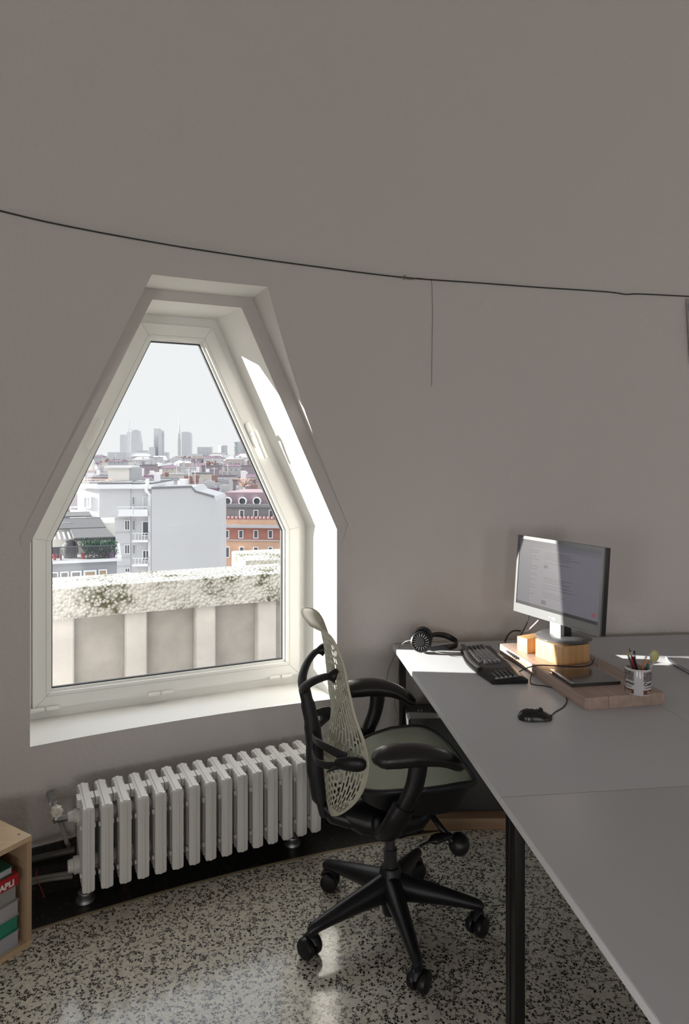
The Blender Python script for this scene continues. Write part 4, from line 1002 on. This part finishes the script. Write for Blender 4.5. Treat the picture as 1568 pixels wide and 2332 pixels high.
class Facade:
    """vertical facade plane through two pixels; pixels map onto it"""
    def __init__(s, x0, D0, x1, ang):
        s.o = V(((x0-784)*D0/F, D0, 0)); s.t = V((math.cos(ang), math.sin(ang), 0)); s.n = V((math.sin(ang), -math.cos(ang), 0)); s.ang = ang
        s.w = s.u(x1)
    def u(s, px):
        k = (px-784)/F      # (o.x+u t.x) = k (o.y+u t.y)
        return (k*s.o.y-s.o.x)/(s.t.x-k*s.t.y)
    def z(s, px, py):
        u = s.u(px); D = s.o.y+u*s.t.y; return CZ-(py-1045)*D/F
    def pt(s, u, z, d=0): p = s.o+s.t*u+s.n*d; return V((p.x, p.y, z))   # d>0 towards the viewer
    def box(s, b, u0, u1, z0, z1, d0, d1):
        q = [(u0, d0), (u1, d0), (u1, d1), (u0, d1)]
        b.loft([s.pt(u, z0, d) for u, d in q], [s.pt(u, z1, d) for u, d in q]); return b
    def window(s, parent, x0, y0, x1, y1, glass=M_wn, frame=M_wf, t=.12, mull=True, name='window'):
        u0, u1 = s.u(x0), s.u(x1); z1, z0 = s.z(x0, y0), s.z(x0, y1); t = min(t, (u1-u0)*.15)
        b = MB(); O = [(u0, z0), (u1, z0), (u1, z1), (u0, z1)]; I = [(u0+t, z0+t), (u1-t, z0+t), (u1-t, z1-t), (u0+t, z1-t)]
        b.ring([s.pt(u, z, .12) for u, z in O], [s.pt(u, z, .12) for u, z in I], [s.pt(u, z, .01) for u, z in O], [s.pt(u, z, .01) for u, z in I])
        if mull: s.box(b, (u0+u1)/2-t*.4, (u0+u1)/2+t*.4, z0+t, z1-t, .02, .10)
        f = b.build(name, frame, parent, world=True, smooth=0)
        pb = MB(); s.box(pb, u0+t*.9, u1-t*.9, z0+t*.9, z1-t*.9, .012, .04)
        p = pb.build('pane', glass, f, world=True, smooth=0)
        return f

# --- white apartment block
bA = thing('apartment_building', 'white apartment block with blank gable wall beyond the parapet', 'building', tuple(P(330, 1045, 90)-V((0, 0, CZ-GZ))))
DA = 85.0
f1 = Facade(176, DA, 226, math.radians(-11)); f2 = Facade(226, DA-1, 297, math.radians(14)); f3 = Facade(297, DA, 346, math.radians(4)); f4 = Facade(345, DA-2, 494, math.radians(3))
for f, yt, m in ((f1, 1112, M_fw), (f2, 1113, M_fw), (f3, 1113, M_fw)):
    b = MB(); f.box(b, 0, f.w, GZ, f.z(230, yt), 0, -14); b.build('wall', m, bA, world=True, smooth=0)
    b = MB(); f.box(b, -.3, f.w+.2, f.z(230, yt), f.z(230, yt)+.55, .5, -14); b.build('cornice', M_wf, bA, world=True, smooth=0)
    b = MB(); f.box(b, -.2, f.w+.1, f.z(230, yt)+.56, f.z(230, yt)+.75, .3, -14); b.build('roof', M_rf, bA, world=True, smooth=0)
# blank gable wall with its sloped top edge
gp = [(345, 1310), (345, 1112), (436, 1109), (445, 1120), (460, 1124), (488, 1132), (492, 1140), (494, 1310)]
gq = [f4.pt(f4.u(x), GZ if y == 1310 else f4.z(x, y), 0) for x, y in gp]
MB().loft(gq, [q-f4.n*10 for q in gq]).build('gable_wall', M_fl, bA, world=True, smooth=0)
cpx = [(345, 1111), (436, 1108), (445, 1119), (460, 1123), (488, 1131)]
MB().tube([f4.pt(f4.u(x), f4.z(x, y), .05) for x, y in cpx], .14, 6).build('gable_coping', M_rf, bA, world=True)
# windows and balconies
for f, wl in ((f1, [(190, 1131, 208, 1158)]), (f3, [(301, 1131, 307, 1150), (325, 1131, 338, 1172), (283, 1184, 296, 1208), (301, 1184, 308, 1208), (323, 1186, 341, 1221), (283, 1240, 296, 1262), (302, 1240, 308, 1262), (324, 1252, 341, 1279), (284, 1293, 296, 1304)])):
    for k, q_ in enumerate(wl):
        ff = f2 if q_[0] < 297 and f is f3 else f
        ff.window(bA, *q_, glass=(mat('shutter', (.55, .55, .56), .8) if (q_[0] in (190, 325)) else M_wn), t=.16, mull=q_[3]-q_[1] < 30)
def balcony(f, x0, x1, yt, yb, par_, mm=M_wf, out=1.3, bars=True, solid=False):
    u0, u1 = f.u(x0), f.u(x1); z1, z0 = f.z((x0+x1)/2, yt), f.z((x0+x1)/2, yb)
    b = MB(); f.box(b, u0, u1, z0, z0+.25, .0, out); bb = b.build('balcony', mm, par_, world=True, smooth=0)
    r = MB(); f.box(r, u0, u1, z1-.08, z1, out-.06, out)
    n_ = max(4, int((u1-u0)/.35))
    if solid: f.box(r, u0, u1, z0+.25, z1-.35, out-.08, out)
    else:
        for k in range(n_+1): u = lerp(u0+.03, u1-.03, k/n_); f.box(r, u-.03, u+.03, z0+.25, z1-.05, out-.06, out)
    for u in (u0, u1-.06): f.box(r, u, u+.06, z1-.08, z1, 0, out); f.box(r, u, u+.06, z0+.25, z1-.08, out-.08, out)
    r.build('balcony_railing', mm, bb, world=True, smooth=0)
balcony(f1, 173, 209, 1153, 1178, bA, solid=True); balcony(f2, 270, 305, 1152, 1174, bA, solid=True); balcony(f3, 306, 342, 1152, 1174, bA, solid=True)
balcony(f3, 306, 342, 1211, 1232, bA); balcony(f3, 306, 342, 1267, 1286, bA)
b = MB(); b.tube([f3.pt(f3.u(x), f3.z(x, y), .5) for x, y in ((338, 1090), (338, 1102), (334, 1110), (335, 1118), (343, 1126), (343, 1300)) ], .22, 8); b.build('drainpipe', M_wf, bA, world=True)
b = MB()
for y in (1182, 1213, 1240, 1270, 1290):
    f2.box(b, f2.u(232), f2.w, f2.z(260, y)-.04, f2.z(260, y)+.04, 0, .06)
b.build('string_course', mat('line_grey', (.5, .5, .5), .8), bA, world=True, smooth=0)
# penthouse
fp1 = Facade(246, DA+6, 293, math.radians(4)); fp2 = Facade(293, DA+6.5, 323, math.radians(24))
b = MB(); fp1.box(b, 0, fp1.w, fp1.z(260, 1112), fp1.z(260, 1066), 0, -5); b.build('penthouse', mat('penthouse_cream', (.78, .74, .68), .8), bA, world=True, smooth=0)
b = MB(); fp2.box(b, 0, fp2.w, fp2.z(300, 1112), fp2.z(300, 1064), 0, -5); b.build('penthouse_side', M_fg, bA, world=True, smooth=0)
b = MB(); fp1.box(b, -.4, fp1.w+.3, fp1.z(260, 1066), fp1.z(260, 1061), .4, -5); b.build('penthouse_roof', M_wf, bA, world=True, smooth=0)
b = MB()
for x in range(178, 250, 10): f1.box(b, f1.u(x)-.04, f1.u(x)+.04, f1.z(200, 1106), f1.z(200, 1091), -1, -1.08)
f1.box(b, f1.u(176), f1.u(250), f1.z(200, 1091)-.1, f1.z(200, 1091), -1, -1.1); b.build('roof_railing', mat('rail_tan', (.6, .45, .38), .7), bA, world=True, smooth=0)
for (x0, x1, y0, y1) in ((296, 316, 1097, 1110), (339, 347, 1078, 1112), (180, 196, 1100, 1110)):
    b = MB(); f3.box(b, f3.u(x0), f3.u(x1), f3.z(300, y1), f3.z(300, y0), -3, -5); b.build('chimney', M_fg if x0 != 339 else M_wf, bA, world=True, smooth=0)

# --- near terrace building at the left
DT = 38.0
bT = thing('terrace_building', 'lower building at the left with grey awning roof over a planted terrace', 'building', tuple(P(190, 1045, DT)-V((0, 0, CZ-GZ))))
ft = Facade(80, DT, 266, math.radians(19)); M_aw = mat('awning_grey', (.13, .13, .135), .75, bump=.1, bscale=20); M_tg = mat('terrace_grey', (.33, .335, .355), .7)
u0, u1 = 0, ft.w
zt = ft.z(190, 1279)
b = MB(); ft.box(b, u0, u1, GZ, zt-.02, 0, -7); b.build('wall', M_tg, bT, world=True, smooth=0)
b = MB(); ft.box(b, u0, u1+.25, zt-.02, zt+.14, .3, -7); b.build('terrace_slab', M_wf, bT, world=True, smooth=0)
for (x0, x1) in ((115, 133), (137, 157), (161, 186), (190, 220), (224, 244)):
    ft.window(bT, x0, 1303-(x0-115)*.06, x1, 1325, glass=mat('pane_tint', (.25+.2*(x0 > 180), .22+.12*(x0 > 180), .22), .3), t=.1, mull=False)
b = MB(); ft.box(b, u0, ft.u(262), zt+.14, zt+1.9, -3.0, -6.9); b.build('terrace_wall', mat('terrace_cream', (.72, .69, .64), .85), bT, world=True, smooth=0)
# awning: three sloped tiers
za, zb_, zc, zd = ft.z(250, 1226), ft.z(230, 1212), ft.z(220, 1193), ft.z(190, 1183)
for k, (ua0, ua1, z0, d0, ub0, ub1, z1, d1) in enumerate(((ft.u(168), ft.u(262), za, -.2, ft.u(155), ft.u(240), zb_, -2.0), (ft.u(90), ft.u(241), zb_+.03, -2.0, ft.u(110), ft.u(226), zc, -3.8), (ft.u(100), ft.u(205), zc+.1, -3.9, ft.u(120), ft.u(197), zd, -5.2))):
    lo = [ft.pt(ua0, z0, d0), ft.pt(ua1, z0, d0), ft.pt(ub1, z1, d1), ft.pt(ub0, z1, d1)]
    MB().loft(lo, [p+V((0, 0, .07)) for p in lo]).build('awning', M_aw, bT, world=True, smooth=0)
lo = [ft.pt(ft.u(118), zb_-.3, -1.9), ft.pt(ft.u(236), zb_-.3, -1.9), ft.pt(ft.u(222), zc, -4), ft.pt(ft.u(120), zc, -4)]
b = MB(); ft.box(b, ft.u(262)-.12, ft.u(262), zt+.14, za, -.35, -.23); ft.box(b, ft.u(175)-.06, ft.u(175), zt+.14, za, -.35, -.25); ft.box(b, ft.u(165), ft.u(263), za-.12, za+.02, -.35, -.23); b.build('awning_post', mat('post_dark', (.10, .10, .11), .5), bT, world=True, smooth=0)
b = MB()
for k in range(5):
    x = 114+k*12; b.tube([ft.pt(ft.u(x), ft.z(x, 1222), -2.2), ft.pt(ft.u(x+8), ft.z(x, 1232), -.8)], .06, 6)
b.build('pergola_beam', M_wf, bT, world=True)
zr = ft.z(180, 1243)
b = MB(); ft.box(b, u0, u1, zr-.05, zr, .10, .16)
for k in range(70):
    u = lerp(u0, u1, k/69); ft.box(b, u-.012, u+.012, zt+.14, zr-.02, .115, .145)
b.build('railing', mat('rail_dark', (.12, .12, .13), .5), bT, world=True, smooth=0)
b = MB()
for i in range(7):
    x = 134+i*3.2; ft.box(b, ft.u(x)-.02, ft.u(x)+.02, zt+.9, zt+2.0, -2.9, -2.95)
for k in range(7): ft.box(b, ft.u(133), ft.u(154), zt+1.0+k*.15, zt+1.04+k*.15, -2.9, -2.95)
b.build('trellis', M_wf, bT, world=True, smooth=0)
def leaves(name, pts, m, size, cnt, parent=None, seed=1):
    random.seed(seed); b = MB()
    for _ in range(cnt):
        cx, cy, cz, rx, ry, rz_ = random.choice(pts)
        while True:
            d = V((random.uniform(-1, 1), random.uniform(-1, 1), random.uniform(-1, 1)))
            if d.length < 1: break
        p = V((cx+d.x*rx, cy+d.y*ry, cz+d.z*rz_)); a = V((random.gauss(0, 1), random.gauss(0, 1), random.gauss(0, 1))).normalized(); q = a.orthogonal().normalized(); s_ = size*random.uniform(.6, 1.4)
        b.quad(p-a*s_-q*s_*.5, p+a*s_-q*s_*.5, p+a*s_+q*s_*.5, p-a*s_+q*s_*.5)
    return b.build(name, m, parent, world=parent is not None, smooth=0, noflip=True)
hdg = thing('hedge', 'dense green climbing plants on the terrace railing of the left building', 'plant', tuple(ft.pt(ft.u(225), zt, -.5)))
blobs = []
for x, y in ((193, 1238), (200, 1250), (208, 1262), (215, 1240), (222, 1252), (232, 1238), (240, 1250), (250, 1240), (257, 1255), (228, 1266), (245, 1264), (210, 1248), (255, 1238), (236, 1262)):
    p = ft.pt(ft.u(x), ft.z(x, y), -.2); blobs.append((p.x, p.y, p.z, .33, .3, .33))
fol = leaves('foliage', blobs, mat('foliage', (.055, .13, .085), .6, var=.5, vscale=6), .035, 3200, hdg)
fol['kind'] = 'stuff'
for (x, w_, cl, lb) in ((124, 9, (.45, .05, .06), 'small red flower pot farthest left on the terrace'), (138, 6, (.45, .16, .26), 'small pink flower pot beside the dark patio screen'), (189, 10, (.48, .08, .06), 'red flower pot at the left foot of the terrace hedge'), (236, 12, (.50, .10, .16), 'red planter box under the right part of the terrace hedge'), (252, 16, (.42, .22, .42), 'purple planter box at the right end of the terrace hedge')):
    p = ft.pt(ft.u(x), zt+.14, -.15); r_ = w_*.0245/2
    t = tag(MB().lathe([(r_*.7, 0), (r_, .26), (r_*1.08, .27), (r_*1.08, .32), (r_*.9, .32), (r_*.85, .28), (0, .28)], c=p, seg=14).build('flower_pot', mat('pot', cl, .6)), lb, 'flower pot')
b = MB(); ft.box(b, ft.u(114), ft.u(134), zt+.14, zt+.75, -.9, -.95); tag(b.build('patio_screen', mat('screen_dark', (.08, .08, .09), .7), smooth=0), 'dark panel screen on the terrace behind the railing', 'screen')
ch_ = ft.pt(ft.u(158), zt+.14, -.8)
tag(MB().lathe([(.30, 0), (.45, .35), (.42, .75), (.2, 1.0), (0, 1.05)], c=ch_, seg=16).build('covered_barbecue', mat('cover_dark', (.09, .085, .095), .8)), 'dark covered round bundle standing on the terrace', 'barbecue')

# --- orange / brick building at the right
DO = 118.0
bO = thing('brick_building', 'orange and brick apartment building at the right of the view', 'building', tuple(P(580, 1045, DO)-V((0, 0, CZ-GZ))))
fo_ = Facade(508, DO, 700, math.radians(-6)); fl_ = Facade(489, DO+7, 509, math.radians(-24))
def oband(y0, y1, m, d=0, x0=508, nm='wall'):
    b = MB(); fo_.box(b, fo_.u(x0), fo_.w, (GZ if y1 is None else fo_.z(560, y1)), fo_.z(560, y0), d, -14); return b.build(nm, m, bO, world=True, smooth=0)
oband(1122, 1148, mat('mauve', (.27, .20, .225), .85), -1.0); oband(1148, 1155, M_rf, .4, nm='cornice'); oband(1155, 1182, mat('grey_brick', (.21, .20, .205), .85), 0)
oband(1182, 1194, M_or, .8, nm='terrace_band'); oband(1194, 1201, M_fg, 1.0, nm='cornice'); oband(1201, 1229, M_br2); oband(1229, 1231, M_fg, .3, nm='cornice'); oband(1231, None, M_or)
b = MB(); fl_.box(b, 0, fl_.w, GZ, fl_.z(500, 1124), 0, -6); b.build('side_wall', mat('side_dark', (.2, .13, .13), .85), bO, world=True, smooth=0)
b = MB(); fl_.box(b, 0, fl_.w*.55, fl_.z(500, 1150), fl_.z(500, 1122), .3, 0.02); b.build('side_band', M_or, bO, world=True, smooth=0)
for y0, y1, xs in ((1161, 1180, (545, 577, 612, 650)), (1207, 1226, (511, 543, 577, 610, 645)), (1245, 1270, (512, 545, 577, 610, 645))):
    for x in xs: fo_.window(bO, x, y0, x+11, y1, t=.2, mull=False)
for x in (516, 550, 583):
    c_ = fo_.pt(fo_.u(x), fo_.z(x, 1142), -.9); Mx = Matrix.Translation(c_) @ fo_.n.to_track_quat('Z', 'Y').to_matrix().to_4x4()
    b = MB().lathe([(.55, 0), (.75, 0), (.75, .5), (.55, .5)], M=Mx, seg=28, cap=False); b.build('arched_window', M_wf, bO, world=True)
    MB().lathe([(0, .1), (.55, .1)], M=Mx, seg=28, cap=False).build('arched_pane', M_wn, bO, world=True)
b = MB()
for k in range(18):
    p = fo_.pt(fo_.u(505+k*9), fo_.z(560, 1184), .6); b.sphere(p+V((0, 0, .3)), (.35, .3, .4), 8)
b.build('terrace_plants', mat('terrace_plants', (.4, .22, .22), .8), bO, world=True)
# bare tree
tr = thing('bare_tree', 'bare brownish tree crown rising in front of the plum roof', 'tree', tuple(P(557, 1100, 150)-V((0, 0, 28))))
tb = MB(); tp = P(557, 1110, 150); random.seed(5)
tb.tube([V((tp.x, tp.y, GZ)), tp], [.4, .25], 8)
for k in range(150):
    a = random.uniform(0, math.tau); e = random.uniform(.2, 1.4); L_ = random.uniform(1.2, 2.6)
    d = V((math.cos(a)*math.cos(e), math.sin(a)*math.cos(e), math.sin(e))); tb.tube([tp, tp+d*L_*.5+V((0, 0, .1)), tp+d*L_], [.06, .04, .02], 4)
tb.build('branches', mat('bark', (.42, .33, .30), .9), tr, world=True)

# --- skyline: distance haze is painted into the pale tower colours
M_hz1 = facade('tower_haze_pale', (.46, .465, .48), (.40, .41, .43), 9, 6, .25); M_hz2 = facade('tower_haze_grey', (.46, .465, .48), (.36, .38, .395), 8, 8, .3)
M_hz3 = mat('tower_haze_white', (.45, .455, .48), .6); M_hz4 = facade('tower_haze_mesh', (.45, .46, .48), (.40, .415, .435), 5, 5, .3)
def tower(x0, x1, yt, label, m, D=2900, shape='box', yb=1052, dep=30, extra=None):
    X0, X1 = P(x0, 0, D).x, P(x1, 0, D).x; z1 = P(0, yt, D).z; w_ = X1-X0; cx = (X0+X1)/2
    t = thing('tower', label, 'tower', (cx, D, GZ))
    h = z1-GZ; b = MB()
    if shape == 'box': b.box((0, dep/2, h/2), (w_, dep, h))
    elif shape == 'slope':
        b.prism([(-w_/2, 0, 0), (w_/2, 0, 0), (w_/2, 0, h*.62), (w_*.28, 0, h*.97), (0, 0, h), (-w_*.35, 0, h*.97), (-w_/2, 0, h*.90)], (0, dep, 0))
    elif shape == 'round':
        b.lathe([(w_/2, 0), (w_/2, h*.985), (w_/2*.9, h)], c=(0, dep/2, 0), seg=24)
    elif shape == 'curve':
        b.prism([(-w_/2, 0, 0), (w_/2, 0, 0), (w_/2, 0, h*.93), (w_*.4, 0, h*.98), (w_*.2, 0, h), (-w_/2, 0, h*.99)], (0, dep, 0))
    b.build('shaft', m, t, smooth=20)
    if extra: extra(t, w_, h, dep)
    return t
def ex1(t, w_, h, dep):
    MB().box((w_*.25, dep/2, h+6), (w_*.4, dep*.7, 12)).build('roof_plant', M_hz2, t, smooth=0)
    b = MB()
    for x in (.1, .2, .35, .42): b.tube([(w_*x, dep/2, h+10), (w_*x, dep/2, h+10+34*(x == .2)+18)], .8, 5)
    b.build('antenna', M_hz3, t)
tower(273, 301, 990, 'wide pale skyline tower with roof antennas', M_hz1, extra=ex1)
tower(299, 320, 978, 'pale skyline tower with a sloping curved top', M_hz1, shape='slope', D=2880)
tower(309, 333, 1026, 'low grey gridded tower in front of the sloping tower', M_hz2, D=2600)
def ex2(t, w_, h, dep):
    b = MB(); n_ = 26
    for k in range(n_): b.box((w_*.5, dep/2, 8+k*(h-12)/n_), (w_*.25, dep*1.05, 2.0))
    b.build('balconies', M_hz3, t, smooth=0)
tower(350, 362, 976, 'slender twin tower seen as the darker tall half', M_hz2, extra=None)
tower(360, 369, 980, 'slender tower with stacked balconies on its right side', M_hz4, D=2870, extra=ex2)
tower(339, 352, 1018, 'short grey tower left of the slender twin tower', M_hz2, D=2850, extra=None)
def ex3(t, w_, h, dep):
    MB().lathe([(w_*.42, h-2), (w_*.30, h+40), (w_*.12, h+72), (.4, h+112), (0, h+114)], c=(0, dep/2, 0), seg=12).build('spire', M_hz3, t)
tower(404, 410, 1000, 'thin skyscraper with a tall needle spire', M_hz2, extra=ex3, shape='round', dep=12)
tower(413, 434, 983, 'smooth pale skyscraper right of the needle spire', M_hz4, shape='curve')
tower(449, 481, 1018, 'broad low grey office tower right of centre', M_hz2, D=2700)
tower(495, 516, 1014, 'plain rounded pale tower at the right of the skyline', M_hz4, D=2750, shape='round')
def ex4(t, w_, h, dep):
    random.seed(9); b = MB()
    for _ in range(160):
        p = V((random.choice((-1, 1))*w_*random.uniform(.35, .62), -2, random.uniform(h*.2, h))); b.sphere(p, random.uniform(1.5, 3.2), 6)
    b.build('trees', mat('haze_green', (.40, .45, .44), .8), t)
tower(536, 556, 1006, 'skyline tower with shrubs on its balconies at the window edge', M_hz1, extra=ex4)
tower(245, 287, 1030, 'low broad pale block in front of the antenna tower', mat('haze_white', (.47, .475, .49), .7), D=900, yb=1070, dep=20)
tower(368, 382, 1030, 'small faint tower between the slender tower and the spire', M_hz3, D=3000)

# --- low-rise roofs between the near blocks and the skyline
random.seed(21)
wmats = [facade('low_white', (.44, .435, .44), (.30, .30, .32), 2.6, 3.2, .3), facade('low_grey', (.32, .32, .34), (.25, .25, .27), 2.6, 3.2, .3), facade('low_pink', (.38, .32, .31), (.32, .28, .29), 2.6, 3.2, .3), facade('low_mauve', (.25, .21, .24), (.24, .2, .22), 2.6, 3.2, .3), facade('low_cream', (.48, .45, .41), (.40, .38, .36), 2.6, 3.2, .3)]
rmats = [M_rf, M_pur, M_pur, M_red, M_rf, M_pur, M_rf, mat('roof_slate', (.26, .26, .28), .8),  mat('roof_pale', (.38, .38, .39), .8)]
WN = {'low_white': 'white', 'low_grey': 'grey', 'low_pink': 'pinkish', 'low_mauve': 'mauve', 'low_cream': 'cream'}
RN = {'roof_grey': 'dark grey', 'roof_plum': 'plum', 'roof_red': 'red-brown', 'roof_pale': 'pale grey', 'roof_slate': 'slate'}
BAND = ['nearest', 'second', 'third', 'fourth', 'fifth', 'sixth', 'seventh', 'eighth', 'ninth', 'farthest']
def low(x, D, w_, dep, zt_, wm, rm, pitched, rz, label=None, group=None, band=0):
    label = '%s walled building with %s %s roof in the %s band of city roofs' % (WN[wm.name], 'hipped' if pitched else 'flat', RN[rm.name], BAND[band])
    group = '%s %s %s roofs, %s band' % (WN[wm.name], 'hipped' if pitched else 'flat', RN[rm.name], BAND[band])
    t = thing('low_building', label or 'distant low city building among the far rooftops', 'building', (x, D, GZ), rz, group)
    h = zt_-GZ
    MB().box((0, dep/2, h/2), (w_, dep, h)).build('wall', wm, t, smooth=0)
    b = MB()
    if pitched:
        hh_ = min(w_, dep)*.22
        b.loft([(-w_/2-.3, -.3, h), (w_/2+.3, -.3, h), (w_/2+.3, dep+.3, h), (-w_/2-.3, dep+.3, h)], [(-w_/2+hh_, dep*.5-.2, h+hh_), (w_/2-hh_, dep*.5-.2, h+hh_), (w_/2-hh_, dep*.5+.2, h+hh_), (-w_/2+hh_, dep*.5+.2, h+hh_)])
    else: b.box((0, dep/2, h+.25), (w_+.4, dep+.4, .5))
    b.build('roof', rm, t, smooth=0)
    b = MB()
    for _ in range(random.randint(1, 4)):
        q = random.uniform(.6, 1.6); b.box((random.uniform(-.4, .4)*w_, random.uniform(.1, .6)*dep, h+random.uniform(.8, 1.8)), (q, q, random.uniform(1.5, 3.2)))
    b.build('chimney', random.choice([M_wf, M_fg, M_red]), t, smooth=0)
    if random.random() < .5:
        xx = random.uniform(-.4, .4)*w_; b = MB().tube([(xx, 1, h), (xx, 1, h+5)], .07, 5); b.tube([(xx-1, 1, h+4.5), (xx+1, 1, h+4.5)], .05, 5); b.build('aerial', M_wf, t)
for D, n_, wr, zr_ in ((170, 9, (9, 16), (-8.2, -5.6)), (215, 10, (10, 18), (-8, -4.2)), (270, 11, (11, 22), (-7.5, -2.5)), (345, 12, (12, 26), (-7, -1.5)), (450, 13, (14, 30), (-7, 0)), (600, 13, (18, 36), (-6, 1.5)), (850, 12, (22, 45), (-5, 4)), (1250, 12, (30, 60), (-4, 6)), (1900, 11, (45, 90), (-2, 10)), (2600, 10, (60, 130), (0, 18))):
    xa, xb = (130-784)*D/F, (690-784)*D/F
    for k in range(n_):
        cell = (xb-xa)/n_; x = xa+(k+.5)*cell; w_ = min(random.uniform(*wr), cell*.88)
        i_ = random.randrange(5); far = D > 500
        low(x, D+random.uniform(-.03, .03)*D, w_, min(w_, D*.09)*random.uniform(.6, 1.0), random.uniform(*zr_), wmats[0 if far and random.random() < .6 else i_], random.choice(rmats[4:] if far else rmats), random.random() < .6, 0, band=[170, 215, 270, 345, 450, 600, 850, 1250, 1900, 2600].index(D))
